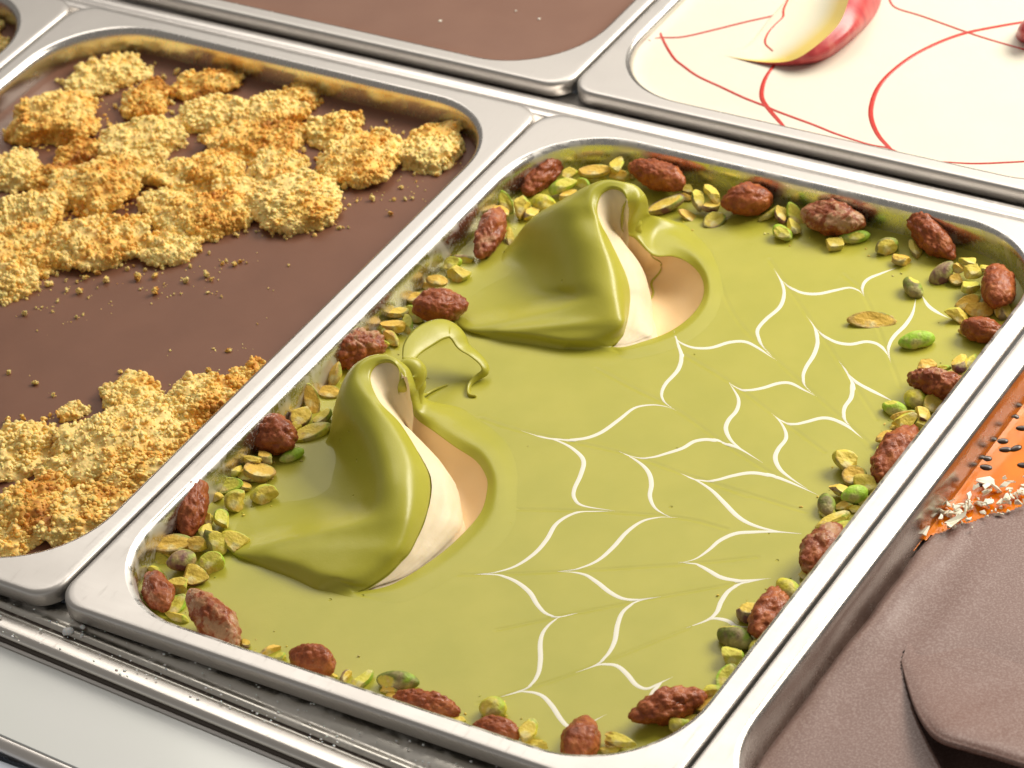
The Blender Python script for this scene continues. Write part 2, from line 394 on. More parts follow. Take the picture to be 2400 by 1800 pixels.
TB = [ # upper scoop, crop T
 [(1310,1473,-.3),(1302,1480,-.2),(1294,1490,-.1),(1288,1505,0),(1280,1540,-.3)],
 [(1336,1453,0),(1230,1450,2),(1080,1442,3.1),(985,1471,.9),(975,1508,-.8)],
 [(1355,1430,.5),(1190,1412,4.4),(940,1414,4.6),(900,1460,1.5),(884,1514,-1)],
 [(1400,1370,1),(1290,1338,7),(730,1366,5),(640,1410,1.9),(622,1472,-1)],
 [(1422,1288,2.3),(1312,1282,9),(480,1330,4.6),(390,1376,1.9),(370,1438,-1)],
 [(1440,1200,3.6),(1325,1220,10.6),(760,1235,6.6),(190,1306,2.4),(40,1290,-.8)],
 [(1450,1060,6),(1330,1080,13.4),(1060,1100,10.8),(775,1102,3.2),(0,1180,-.4)],
 [(1430,940,9.4),(1305,920,16.4),(1050,960,14),(718,990,2.2),(120,1010,-.4)],
 [(1370,790,14),(1260,770,19.8),(1000,800,16.5),(662,812,1.9),(350,840,-.3)],
 [(1290,620,19),(1200,610,23.4),(960,645,19.5),(652,650,6),(430,720,-.3)],
 [(1220,490,24),(1145,450,26),(930,495,22.5),(640,515,9),(500,650,-.3)],
 [(1185,370,27),(1115,330,29),(920,355,25),(680,440,11),(550,590,-.3)],
 [(1210,250,30),(1125,215,31),(960,275,23.5),(740,400,10.5),(620,550,-.5)],
 [(1290,190,31.5),(1240,140,32),(1100,210,24.5),(950,380,11.5),(850,530,-.5)],
 [(1380,210,31),(1395,152,31.5),(1350,230,24.5),(1250,420,10.5),(1200,570,-.5)],
 [(1420,290,28),(1505,190,29),(1545,270,22.5),(1480,450,9.5),(1470,590,-.5)],
 [(1388,365,24),(1535,310,25.5),(1592,300,20),(1580,430,8.5),(1580,530,-.5)],
 [(1385,520,14),(1475,460,17),(1585,400,14),(1625,460,5.5),(1660,530,-.5)],
 [(1490,585,8),(1530,505,10),(1620,440,8.5),(1730,450,3.4),(1810,480,-.5)],
 [(1580,685,4.5),(1620,580,6.5),(1700,520,5.6),(1850,520,1.8),(1950,520,-.4)],
 [(1660,742,2),(1705,640,4),(1790,590,3.6),(1920,600,1.1),(2050,600,-.3)],
 [(1790,745,.5),(1830,675,2.6),(1900,655,2.2),(2000,660,.8),(2120,670,-.3)],
 [(1900,785,-.5),(1940,732,1.6),(2000,730,1.5),(2080,740,.5),(2160,750,-.3)],
 [(1990,860,-1),(2028,830,1.1),(2080,828,1.1),(2140,840,.3),(2200,850,-.3)],
 [(2040,950,-1),(2075,940,.9),(2112,942,.9),(2160,948,.3),(2220,955,-.3)],
 [(2042,1060,-1),(2075,1072,.8),(2112,1082,.8),(2160,1095,.2),(2210,1105,-.3)],
 [(1990,1170,-1),(2018,1195,.7),(2048,1216,.7),(2095,1240,.2),(2150,1268,-.3)],
 [(1880,1280,-1),(1903,1310,.6),(1928,1340,.6),(1958,1380,.2),(1990,1412,-.3)],
 [(1730,1370,-.7),(1745,1402,.4),(1756,1432,.4),(1770,1478,.1),(1782,1520,-.3)],
 [(1530,1440,-.5),(1536,1468,.3),(1541,1496,.3),(1546,1540,.1),(1550,1580,-.3)],
 [(1400,1475,-.3),(1400,1492,.2),(1400,1515,.2),(1400,1555,0),(1400,1590,-.3)]]
VB = [(1360,1472,-.5),(1480,1452,-2),(1580,1425,-3.2),(1655,1398,-4.5),(1640,1290,-8),(1592,1120,-10),(1512,960,-10),(1412,790,-6),(1394,660,4),(1410,540,13),(1416,440,21),(1430,320,28)]

def lap(V, closed_u, it, lam=0.5, fix=(0,)):
    """V (nu,nv,3) umbrella smoothing, columns in fix kept"""
    V = V.copy()
    for _ in range(it):
        u0 = np.roll(V, 1, 0); u1 = np.roll(V, -1, 0)
        A = V.copy(); A[:, 1:-1] = (u0[:, 1:-1]+u1[:, 1:-1]+V[:, :-2]+V[:, 2:])/4
        if not closed_u: A[0] = V[0]; A[-1] = V[-1]
        for c in fix: A[:, c] = V[:, c]
        A[:, -1] = V[:, -1]; A[:, 0] = V[:, 0]
        V = V+(A-V)*lam
    return V
def build_scoop(crop, spokes, valley, ntop, g, seed, soft=19):
    spokes = [[(x, y, h*(0.6 if i >= soft and 0 < j < 4 else 1)) for j, (x, y, h) in enumerate(s)] for i, s in enumerate(spokes)]
    P = np.array([[pt(crop, x, y, ZS+h) for x, y, h in s] for s in spokes])      # (nt, 5, 3)
    cen = P[:, 0].mean(0)
    NT, NS = 9, 8
    edge = P[:, 0]
    rows = []
    C = np.stack([cr(P[:, k], NT, True) for k in range(P.shape[1])], 1)           # interpolate round the loop
    nt = len(C)
    G = np.stack([cr(C[i], NS) for i in range(nt)], 0)                            # then outwards
    G = lap(G, True, 5, 0.5)
    # thickness of the sauce sheet: a rolled edge that turns under
    e0 = G[:, 0]; inw = cen-e0; inw[:, 2] = 0; inw /= np.maximum(np.linalg.norm(inw, axis=1), 1e-6)[:, None]
    hh = np.clip((e0[:, 2]-ZS+1.0)/8.0, 0.25, 1.0)[:, None]
    up = np.array([[0, 0, 1.0]])
    e1 = e0+inw*0.35-up*0.7*hh; e2 = e0+inw*0.25-up*1.5*hh; e3 = e0-inw*0.9-up*2.0*hh
    full = np.concatenate([e3[:, None], e2[:, None], e1[:, None], G], 1)
    v = full.reshape(-1, 3); nv = full.shape[1]
    n = vnoise(v, seed, 3, 0.05)[:, None]*0.25
    v = v+np.c_[np.zeros_like(n), np.zeros_like(n), n*np.clip((v[:, 2:3]-ZS)/6, 0, 1)]
    f = grid_faces(nt, nv, True)
    sauce_obj = (v, f)
    hole = 0.82*C[:, 3, :2]+0.18*C[:, 2, :2]                                                            # where the flat sheet is cut away
    inner = cr(edge, NT, True)
    under = inner.copy(); under[:, 2] -= 1.2*hh[:, 0]; under[:, :2] -= inw[:, :2]*0.6
    nA = ntop*NT+1
    Lc = resample(under[:nA], 90)                                                 # crest edge, bottom to top
    V = np.array([pt(crop, x, y, ZS+h) for x, y, h in valley]); Vc = resample(cr(V, 8), 90)
    # cream face: crest edge -> bulge -> valley
    rows = []
    for i in range(90):
        a, b = Lc[i], Vc[i]; mid = (a+b)/2; u = i/89
        bul = np.array([IR[0], IR[1], 0.35])-0.7*IF*min(1, max(0, (u-.5)/.2)); bul /= np.linalg.norm(bul)
        s = np.linalg.norm(b-a)*0.20*max(math.sin(math.pi*min(1, u*1.1+.02)), 0.45 if u > .5 else 0)
        m1 = a+(b-a)*0.3+bul*s; m2 = a+(b-a)*0.7+bul*s*0.9
        k_ = min(1, max(0, (0.36-u)/0.06)); ext = (b-a)/max(np.linalg.norm(b-a), 1)*3.0*(1-k_)+(IR*1.0-IF*4.5)*k_-np.array([0, 0, 2.2])
        rows.append(cr([a, m1, m2, b, b+ext], 6))
    d0 = rows[0]-rows[1]; d0 /= np.maximum(np.linalg.norm(d0, axis=1), 1e-6)[:, None]; rows.insert(0, rows[0]+d0*4-np.array([0, 0, 1.2]))
    F = np.array(rows); v2 = F.reshape(-1, 3)
    lines = np.sin((np.arange(91)[:, None]*0.0+np.linspace(0, 1, F.shape[1])[None])*46+0.6*np.sin(np.arange(91)/9.0)[:, None]).reshape(-1, 1)
    v2 = v2+lines*0.06*np.array([[IR[0], IR[1], 0.5]])+vnoise(v2, seed+3, 3, 0.25)[:, None]*0.12
    cream = (v2, grid_faces(*F.shape[:2], flip=False))
    # hollow wall: valley -> low bowl -> right lip
    nB = len(spokes)
    Rc = under[(ntop+2)*NT:(nB-3)*NT+1][::-1]; Rc = resample(Rc, 90)
    vs = int(90*0.26); Vt = resample(Vc[vs:int(90*0.80)], 90)
    rows = []
    for i in range(90):
        a, b = Vt[i]-np.array([0, 0, 1.2])-IR*0.8, Rc[i]; ln = np.linalg.norm(b-a)
        d1 = a+(b-a)*0.35-np.array([0, 0, ln*0.16]); d2 = a+(b-a)*0.75-np.array([0, 0, ln*0.15])
        rows.append(cr([a-IR*2.5-np.array([0, 0, 1]), a, d1, d2, b], 7))
    F2 = np.array(rows); F2 = lap(F2, False, 6)
    tan = (F2.reshape(-1, 3), grid_faces(*F2.shape[:2]))
    return sauce_obj, cream, tan, hole
GEL = empty('pistachio_gelato', (125, 170, ZS)); setp(GEL, 'green pistachio gelato with two tall scoop waves and white feathered icing', 'gelato')
scA = build_scoop('S', SA, VA, 15, GEL, 5)
scB = build_scoop('T', TB, VB, 15, GEL, 9)
DRAG = [('F',[(560,20),(680,200),(810,390),(1010,680),(1260,1060)]),('F',[(1040,120),(1180,265),(1350,690),(1410,850)]),('F',[(170,-40),(330,380),(610,675),(870,912),(1180,1190),(1260,1290)]),
 ('F',[(10,640),(300,815),(580,1020),(920,1270)]),('E',[(1650,730),(1900,860),(2175,1000),(2500,1230),(2800,1420)]),('E',[(900,1050),(1170,1135),(1820,1275),(2240,1420),(2640,1560)]),
 ('F',[(-20,1405),(450,1550),(800,1659)]),('H',[(620,400),(860,405),(1400,387),(2180,340),(2700,290)]),('H',[(900,-20),(1560,-8),(2180,36),(2500,110)]),('H',[(1000,765),(1530,655),(2060,550),(2600,455)]),('H',[(880,1240),(1040,1197),(1550,1030),(2250,750)])]
DR = np.concatenate([resample(cr(np.array([pt(c, *p, ZS)[:2] for p in q]), 6), 160) for c, q in DRAG])
def sauce_z(P):
    z = 0.10*vnoise(np.c_[P, np.zeros(len(P))], 21, 2, 0.02)
    d = nearest(P, DR); z = z-0.16*np.exp(-(d/0.55)**2)+0.05*np.exp(-((d-1.3)/0.7)**2)
    return z
fv, ff = sheet(0, 250, 0, L1, ZS, 0.62, [scA[3], scB[3]], sauce_z)
o = obj('sauce_layer', fv, ff, MAT['sauce'], GEL)
for sc in (scA, scB):
    obj('sauce_wave', sc[0][0], sc[0][1], MAT['sauce'], GEL)
    obj('ice_cream_face', sc[1][0], sc[1][1], MAT['cream'], GEL)
    obj('hollow_wall', sc[2][0], sc[2][1], MAT['tan'], GEL)
def bvh(parts):
    v = []; f = []
    for a, b in parts:
        k = len(v); v += [Vector(map(float, p)) for p in a]; f += [[int(i)+k for i in q] for q in b]
    return BVHTree.FromPolygons(v, f)
B_SAUCE = bvh([(fv, ff), scA[0], scB[0]])
B_TAN = bvh([scB[2], scA[2]])
def hit(tree, x, y, dflt=ZS):
    d = ray(x, y); h = tree.ray_cast(Vector(CAM), Vector(d))
    return (np.array(h[0]), np.array(h[1])) if h[0] is not None else (at(x, y, dflt), np.array([0, 0, 1.0]))
# ------------------------------------------------------------------ white feathered icing on the sauce
def ribbon(P, wmax, h=0.10, taper=True, wmin=0.10, lift=0.02, pw=0.8):
    """P (n,3) along the surface -> a thin lens-section strip lying on it"""
    P = resample(P, max(14, int(len(P)))); n = len(P); v = []; f = []
    T = np.gradient(P, axis=0); T /= np.maximum(np.linalg.norm(T, axis=1), 1e-9)[:, None]
    for i in range(n):
        u = i/(n-1)
        wd = wmin+(wmax-wmin)*(math.sin(math.pi*u)**pw if taper else 1.0)
        s = np.cross(T[i], [0, 0, 1.0]); s /= max(np.linalg.norm(s), 1e-9)
        hh = h*min(1, wd/wmax*1.5)
        for a, b in ((-1, 0), (-0.6, 0.75), (0, 1), (0.6, 0.75), (1, 0)):
            v.append(P[i]+s*a*wd/2+np.array([0, 0, lift-0.06*(b == 0)+b*hh]))
    return v, grid_faces(n, 5)
FEATH = [
 ('F',[(590,80),(640,170),(658,240),(630,330),(540,410),(485,480),(500,550),(545,615),(600,670)]),
 ('F',[(630,150),(700,205),(780,240),(880,245),(990,222),(1080,205),(1140,225),(1180,265)]),
 ('F',[(1178,265),(1165,200),(1200,150),(1280,115),(1390,75)]),
 ('F',[(-60,500),(-30,550),(60,592),(180,595),(300,560),(400,555),(480,590),(560,645),(610,678)]),
 ('F',[(800,385),(850,460),(875,550),(850,640),(800,720),(780,785),(800,850),(860,905)]),
 ('F',[(840,445),(920,520),(1000,560),(1090,572),(1190,555),(1270,575),(1320,630),(1350,690)]),
 ('F',[(1348,690),(1335,590),(1370,520),(1440,450),(1490,370),(1512,270)]),
 ('F',[(1550,255),(1590,320),(1650,365),(1730,405)]),
 ('F',[(290,812),(350,855),(420,870),(520,855),(620,825),(700,825),(790,870),(870,912)]),
 ('F',[(295,812),(360,920),(350,1000),(300,1060),(280,1120),(310,1190),(370,1245),(440,1295)]),
 ('F',[(1005,670),(1070,760),(1100,850),(1090,920),(1050,980),(1045,1040),(1080,1100),(1120,1150)]),
 ('F',[(1060,750),(1130,820),(1200,860),(1290,905),(1380,950)]),
 ('F',[(570,1015),(640,1070),(720,1090),(800,1075),(900,1050),(980,1060),(1060,1100),(1175,1190)]),
 ('F',[(580,1020),(650,1100),(670,1180),(620,1250),(600,1310),(630,1380),(700,1440),(810,1510)]),
 ('F',[(-402,1272),(-300,1306),(-200,1305),(-100,1278),(0,1245),(80,1200),(180,1190),(280,1215),(370,1250),(520,1340)]),
 ('F',[(-20,1405),(80,1450),(200,1455),(320,1425),(440,1405),(560,1420),(680,1460),(880,1550)]),
 ('F',[(-20,1405),(100,1460),(190,1520),(270,1600),(360,1690),(460,1745),(600,1782),(770,1802)]),
 ('E',[(1165,1132),(1300,1175),(1420,1190),(1560,1185),(1680,1145),(1800,1060),(1900,985),(2010,965),(2100,975),(2175,1002)]),
 ('E',[(1250,1155),(1420,1205),(1520,1265),(1570,1330),(1550,1420),(1510,1510),(1510,1570),(1570,1620),(1780,1652)]),
 ('E',[(2155,480),(2180,570),(2205,650),(2180,740),(2100,830),(2075,900),(2100,950),(2170,1005)]),
 ('E',[(1800,1265),(1920,1330),(1990,1400),(2010,1480),(2000,1560),(2040,1640),(2150,1702)]),
 ('H',[(860,405),(1000,390),(1130,350),(1250,270),(1330,180),(1390,80),(1480,20),(1560,0),(1780,-8)]),
 ('H',[(1400,387),(1540,365),(1660,315),(1760,230),(1850,130),(1950,60),(2060,35),(2180,36)]),
 ('H',[(865,404),(1020,410),(1130,450),(1220,520),(1270,600),(1330,660),(1420,680),(1530,655)]),
 ('H',[(1405,385),(1560,400),(1650,450),(1740,520),(1820,560),(1900,568),(2060,550)]),
 ('H',[(2070,548),(1930,575),(1830,640),(1790,730),(1770,840),(1720,930),(1640,995),(1520,1040)]),
 ('H',[(1520,655),(1400,690),(1320,760),(1290,840),(1290,960),(1270,1060),(1200,1140),(1030,1198)]),
 ('H',[(1035,1198),(1180,1165),(1290,1185),(1360,1250),(1420,1340),(1470,1390),(1540,1400),(1720,1310)]),
 ('H',[(1545,1030),(1680,990),(1780,995),(1850,1050),(1910,1120),(1980,1145),(2060,1110),(2150,1068)]),
 ('H',[(2090,1090),(2040,1140),(1980,1215)]),
 ('I',[(-30,332),(80,305),(170,245),(240,185),(340,140),(450,130),(600,128),(770,140)]),
 ('I',[(-30,322),(90,340),(170,380),(240,420),(320,440),(400,445),(570,430)]),
 ('I',[(530,435),(380,465),(300,510),(250,580),(220,650),(160,700),(20,752)]),
 ('I',[(110,718),(200,690),(290,705),(350,740),(450,745)])]
for c, pts in FEATH:
    q = cr(np.array([px(c, *p) for p in pts]), 7)
    P = np.array([hit(B_SAUCE, *p)[0] for p in q])
    v, f = ribbon(P, 2.3 if len(pts) > 5 else 2.0, 0.06, pw=1.15, lift=0.0)
    obj('icing_line', v, f, MAT['line'], GEL)

# ---- curls of sauce pulled up by the spatula
def sweep(P, W, TH, up=(0, 0, 1.0), n=12, seg=10):
    k = np.c_[P, np.array(W)[:, None], np.array(TH)[:, None]]
    k = cr(k, n); Q = k[:, :3]; T = np.gradient(Q, axis=0); T /= np.maximum(np.linalg.norm(T, axis=1), 1e-9)[:, None]
    v = []; s0 = None
    for i in range(len(Q)):
        u = np.array(up, float) if s0 is None else n0
        s = np.cross(T[i], u); 
        if np.linalg.norm(s) < 1e-3: s = s0
        s /= np.linalg.norm(s); n0 = np.cross(s, T[i]); s0 = s
        for j in range(seg):
            a = 2*math.pi*j/seg
            v.append(Q[i]+s*math.cos(a)*max(k[i, 3], .1)/2+n0*math.sin(a)*max(k[i, 4], .1)/2)
    f = []
    for i in range(len(Q)-1):
        for j in range(seg): f.append([i*seg+j, i*seg+(j+1) % seg, (i+1)*seg+(j+1) % seg, (i+1)*seg+j])
    f.append(list(range(seg))[::-1]); f.append([(len(Q)-1)*seg+j for j in range(seg)])
    return v, f
def curl(name, c, pts, W, TH, up=(0, 0, 1.0)):
    P = np.array([pt(c, x, y, ZS+z) for x, y, z in pts]); v, f = sweep(P, W, TH, up)
    return obj(name, v, f, MAT['sauce'], GEL)
tc = -CM[2]
curl('sauce_knot', 'S', [(650,275,24),(695,275,22.5),(738,305,19.5),(738,350,16.5),(708,392,15),(672,418,15)], [1.5,6.5,9.5,9,6.5,1.6], [1.5,5,7.5,7,5,1.4], tc)
curl('sauce_knot', 'S', [(735,330,17),(748,375,13),(742,425,9),(752,490,5),(758,565,2.0)], [3,7.5,7,4.2,.8], [3,6,5.5,3.2,.7], tc)
curl('sauce_curl', 'S', [(700,250,19),(730,180,19),(790,120,18.5),(860,80,17.5),(925,72,15.5),(975,110,13),(1010,170,10),(1070,215,8),(1120,265,5.5),(1130,310,3.5),(1085,345,1.8),(1045,385,.9),(1040,435,.6),(1080,447,.5)],
     [4.5,8,10.5,10.5,10.5,9.5,7.8,6.2,5,4,3,2.3,1.8,1.2], [1.3,1.4,1.3,1.2,1.1,1.1,1.1,1.1,1.2,1.4,1.3,1.3,1.2,.9], (0.35, 0.35, 1))
curl('sauce_curl', 'S', [(770,448,3),(800,436,1.2),(850,410,.7),(925,382,.4)], [2.4,1.5,1.1,.4], [2,1.3,.9,.4])
curl('sauce_fold', 'T', [(1490,400,15),(1480,455,12.5),(1490,520,9.6),(1530,565,7)], [3,6,6.5,3], [2.5,4,4.5,2.2], tc)
curl('sauce_fold', 'T', [(1540,385,15),(1520,420,13.5),(1500,470,11.5),(1510,540,8.5)], [2,3.4,3.4,2], [1.6,2.4,2.4,1.6], tc)
q = cr(np.array([px('T', *p) for p in [(1625,600),(1610,650),(1650,680),(1620,720),(1640,765),(1700,805),(1690,880),(1620,960),(1640,1040),(1605,1120)]]), 6)
P = np.array([hit(B_TAN, *p)[0] if hit(B_TAN, *p)[0][2] < ZS+1 else hit(B_SAUCE, *p)[0] for p in q])
for _ in range(3): P[1:-1] = (P[:-2]+P[1:-1]*2+P[2:])/4
v, f = ribbon(P, 1.1, 0.5, True, 0.5, 0.05); obj('sauce_drip', v, f, MAT['sauce'], GEL)

# ------------------------------------------------------------------ the other gelatos
def top(name, label, cat, loc): e = empty(name, loc); setp(e, label, cat, 'tubs of gelato in the display'); return e
e = top('chocolate_gelato', 'smooth brown chocolate gelato under the golden crumble', 'gelato', (-126, 170, ZC))
v, f = sheet(-251.5, -1.5, 0, L1, ZC, 2.0, (), lambda P: 0.25*vnoise(np.c_[P, 0*P[:, 0]], 31, 2, 0.02)); obj('chocolate_layer', v, f, MAT['choc'], e)
e = top('chocolate_gelato', 'plain brown chocolate gelato in the rear pan, blurred, with tiny pale specks', 'gelato', (-126, R0+170, -4))
v, f = sheet(-251.5, -1.5, R0, R0+L1, -3.6, 2.5, (), lambda P: 0.3*vnoise(np.c_[P, 0*P[:, 0]], 33, 2, 0.02), 9.3); obj('chocolate_layer', v, f, MAT['choc_rear'], e)
b1, f1 = ICO[2]
for k, (x, y) in enumerate([(1130,70),(1282,122),(640,135)]):
    p = pt('A', x, y, -3.3); obj('pale_speck', b1*np.array([1.1, 1.1, .4])*(0.45+0.3*(k % 3)/2)+p, f1, MAT['line'], e)
e = top('chocolate_gelato', 'brown gelato in the far corner pan, almost wholly outside the picture', 'gelato', (-378, 170, ZC))
v, f = sheet(-503, -253, 0, L1, ZC, 3.0); obj('chocolate_layer', v, f, MAT['choc'], e)

WH = top('white_gelato', 'white cream gelato decorated with looping red syrup lines', 'gelato', (125, R0+170, -4.5)); ZW = -4.5
v, f = sheet(0, 250, R0, R0+L1, ZW, 2.5, (), None, 9.3, 1.2); obj('cream_layer', v, f, MAT['white'], WH)
kA = lambda pts: [px('A', *p) for p in pts]; kB = lambda pts: [px('B', *p) for p in pts]
for pts, wd in [
  (kA([(1960,255),(2010,252),(2080,245)])+kB([(0,240),(200,195),(400,145),(640,90),(720,55),(760,-30)]), 1.6),
  (kB([(590,425),(540,500),(515,570),(515,640),(560,710),(620,780),(675,845)]), 2.6),
  (kA([(2045,150),(2080,250),(2150,370)])+kB([(0,425),(100,495),(250,565),(400,635),(540,690),(620,725),(850,810),(1000,870),(1200,935),(1330,960),(1400,990)]), 1.8),
  (kB([(2260,135),(2050,170),(1830,215),(1650,280),(1480,370),(1340,480),(1260,580),(1222,690),(1225,780),(1270,880),(1350,970)]), 2.9),
  (kB([(1330,-20),(1380,50),(1550,105),(1830,205),(2000,260),(2260,335)]), 1.5),
  (kB([(1680,1050),(1850,1060),(2000,1058),(2260,1045)]), 1.5),
  (kA([(2170,0),(2060,100),(2045,150),(2075,240)]), 2.2), (kA([(1960,262),(1985,200),(2045,120),(2150,20)]), 1.8)]:
    q = cr(np.array(pts), 8); v, f = ribbon(np.array([at(x, y, ZW) for x, y in q]), wd*.82, 0.3, True, wd*0.55, 0.03, 0.5)
    obj('syrup_line', v, f, MAT['red'], WH)
P = kA([(1968,262)]); p = at(*P[0], ZW); obj('syrup_blob', b1*np.array([3.4, 3.0, .9])+p, f1, MAT['red'], WH)

m = M('fruit_flesh'); a = m.n('ShaderNodeAttribute'); a.attribute_name = 'cut'
m.color(m.mix(a.outputs['Fac'], (0.80, 0.75, 0.58), (0.80, 0.60, 0.14))); m.set(Roughness=0.35, Subsurface_Weight=0.15, Subsurface_Scale=0.003); MAT['flesh'] = m.m
m = M('fruit_skin'); n1 = m.noise(1.0, 3, 0.6, m.mapped((140, 140, 25)))
m.color(m.ramp(n1, [(0.3, (0.36, 0.022, 0.035)), (0.55, (0.52, 0.07, 0.07)), (0.8, (0.62, 0.20, 0.15))])); m.set(Roughness=0.3); MAT['skin'] = m.m
FLESH = []
def wedge(label, c, st):
    e = empty('fruit_slice', pt(c, *st[len(st)//2][3][:2], ZW)); setp(e, label, 'fruit slice', 'fruit slices on the white gelato')
    P = np.array([[pt(c, x, y, ZW+z) for x, y, z in s] for s in st])
    A = np.stack([cr(P[:, k], 8) for k in range(4)], 1)
    fl = np.array([cr([r[0]-np.array([0, 0, 1.]), r[0], (r[0]*0.5+r[1]*0.5)-np.array([0, 0, .2])*np.linalg.norm(r[1]-r[0])*.3, r[1]], 6) for r in A])
    o = obj('flesh', fl.reshape(-1, 3), grid_faces(*fl.shape[:2]), MAT['flesh'], e)
    FLESH.append((fl.reshape(-1, 3), grid_faces(*fl.shape[:2])))
    ca = np.clip((np.linspace(0, 1, fl.shape[1])-0.68)/0.2, 0, 1)**1.5
    o.data.attributes.new('cut', 'FLOAT', 'POINT').data.foreach_set('value', np.tile(ca, fl.shape[0]).astype(np.float32))
    sk = np.array([cr([r[1], r[2], r[3], r[3]-np.array([0, 0, 2.])-IR*2], 6) for r in A])
    obj('skin', sk.reshape(-1, 3), grid_faces(*sk.shape[:2]), MAT['skin'], e)
wedge('long white fruit slice with red skin lying on the white gelato', 'B', [
 [(60,300,-.4),(70,303,-.3),(75,306,-.4),(80,308,-.6)],
 [(300,330,0),(380,384,.4),(400,390,.2),(410,398,-.4)],
 [(430,290,.2),(640,403,3),(655,417,1.8),(668,430,-.3)],
 [(560,140,.4),(800,345,8),(880,372,5),(930,385,-.3)],
 [(690,-10,.6),(1000,170,12),(1095,212,8),(1150,212,-.3)],
 [(790,-150,.6),(1075,0,14.5),(1180,72,9),(1262,75,-.3)],
 [(900,-300,.6),(1110,-160,14),(1210,-90,9),(1290,-80,-.3)],
 [(1150,-420,-.4),(1160,-330,.4),(1180,-310,.2),(1200,-300,-.4)]])
wedge('pink edge of another fruit slice, cut off by the picture edge', 'B', [
 [(2330,300,-.4),(2332,300,-.3),(2334,300,-.4),(2336,302,-.6)],
 [(2330,190,6),(2260,215,10),(2200,230,7),(2185,270,-.3)],
 [(2380,60,8),(2290,90,12),(2210,130,8),(2180,190,-.3)],
 [(2440,0,-.4),(2430,20,.1),(2420,30,.1),(2410,40,-.4)]])

q = cr(np.array(kB([(700,-40),(655,60),(650,110),(600,160),(550,220),(535,280),(585,332)])), 8); tr = bvh(FLESH)
P = []
for x, y in q:
    h = hit(tr, x, y, ZW)[0]; P.append(h if h[2] > ZW else at(x, y, ZW))
v, f = ribbon(np.array(P), 1.1, 0.2, True, 0.8, 0.05, 0.5); obj('syrup_line', v, f, MAT['red'], WH)
# ---- right-hand pan: chocolate over orange fruit sauce, a folded slab, seeds and white flakes
CHO = top('chocolate_gelato', 'frosted brown chocolate gelato with a curled slab lifted beside a dark crack', 'gelato', (376, 100, ZP))
bl = np.array([pt('D', x, y, ZP)[:2] for x, y in [(1900,1230),(1975,1185),(1996,1163),(2030,1147),(2080,1128),(2140,1108),(2212,1088),(2300,1062),(2500,1000),(2800,920)]])
bl = cr(bl, 6); bl = bl+np.c_[0*bl[:, 0], 1.2*np.sin(np.arange(len(bl))*0.9)]
far = np.array([[560, 420], [200, 420], [200, bl[0, 1]]])
up_poly = np.r_[bl, far]
CRK = [[(1947,1427,.1),(1950,1418,.2),(1955,1405,.1),(1960,1390,-.3)],
 [(1960,1478,2.2),(1985,1462,2.5),(2030,1430,1.0),(2100,1390,-.3)],
 [(1978,1530,4.5),(2005,1512,4.9),(2070,1465,2.0),(2160,1410,-.3)],
 [(2003,1572,7),(2030,1548,7.5),(2120,1500,3),(2240,1440,-.3)],
 [(2035,1598,9),(2060,1572,9.5),(2170,1520,4),(2320,1470,-.3)],
 [(2090,1615,9.5),(2110,1590,9.9),(2230,1545,4.5),(2400,1500,-.3)],
 [(2160,1635,9.5),(2180,1610,9.9),(2300,1570,4.5),(2480,1540,-.3)],
 [(2300,1680,9),(2320,1655,9.3),(2430,1620,4),(2600,1600,-.3)]]
P = np.array([[pt('D', x, y, ZP+z) for x, y, z in s] for s in CRK])
C = np.stack([cr(P[:, k], 8) for k in range(4)], 1)
inn = C[:, 1]-C[:, 0]; inn[:, 2] = 0; inn /= np.maximum(np.linalg.norm(inn, axis=1), 1e-6)[:, None]
hz = np.clip((C[:, 0, 2]-ZP)/8, .05, 1)[:, None]; zz1 = np.array([[0, 0, 1.0]])
G = np.stack([np.r_[[C[i, 0]+inn[i]*7*hz[i]-zz1[0]*3.4*hz[i]], [C[i, 0]+inn[i]*2*hz[i]-zz1[0]*3.2*hz[i]], [C[i, 0]-inn[i]*.3-zz1[0]*1.6*hz[i]], cr(C[i], 8)] for i in range(len(C))])
obj('curled_slab', G.reshape(-1, 3), grid_faces(*G.shape[:2], flip=True), MAT['choc_dark'], CHO)
gapl = np.array([pt('D', x, y, ZP) for x, y in [(1948,1434),(1954,1468),(1966,1512),(1984,1558),(2008,1608),(2030,1650),(2060,1710),(2140,1800)]])
hole = np.r_[gapl[:, :2], [pt('D', 2700, 1900, ZP)[:2]], C[::-1, 2, :2]]
kf = np.clip(np.arange(len(gapl))/2.0, 0, 1)[:, None]
wall = np.stack([gapl-IR*2.2*kf+np.array([0, 0, -.1]), gapl-IR*1.2*kf+np.array([0, 0, .16]), gapl-IR*.2+np.array([0, 0, .1]), gapl-np.array([0, 0, .6]), gapl-np.array([0, 0, 4.]), gapl-np.array([0, 0, 12.])], 1)
obj('crack_wall', wall.reshape(-1, 3), grid_faces(*wall.shape[:2], flip=True), MAT['choc_dark'], CHO)
v = [(262, 12, ZP-11), (492, 12, ZP-11), (492, 330, ZP-11), (262, 330, ZP-11)]; obj('inner_body', v, [[0, 1, 2, 3]], MAT['choc_dark'], CHO)
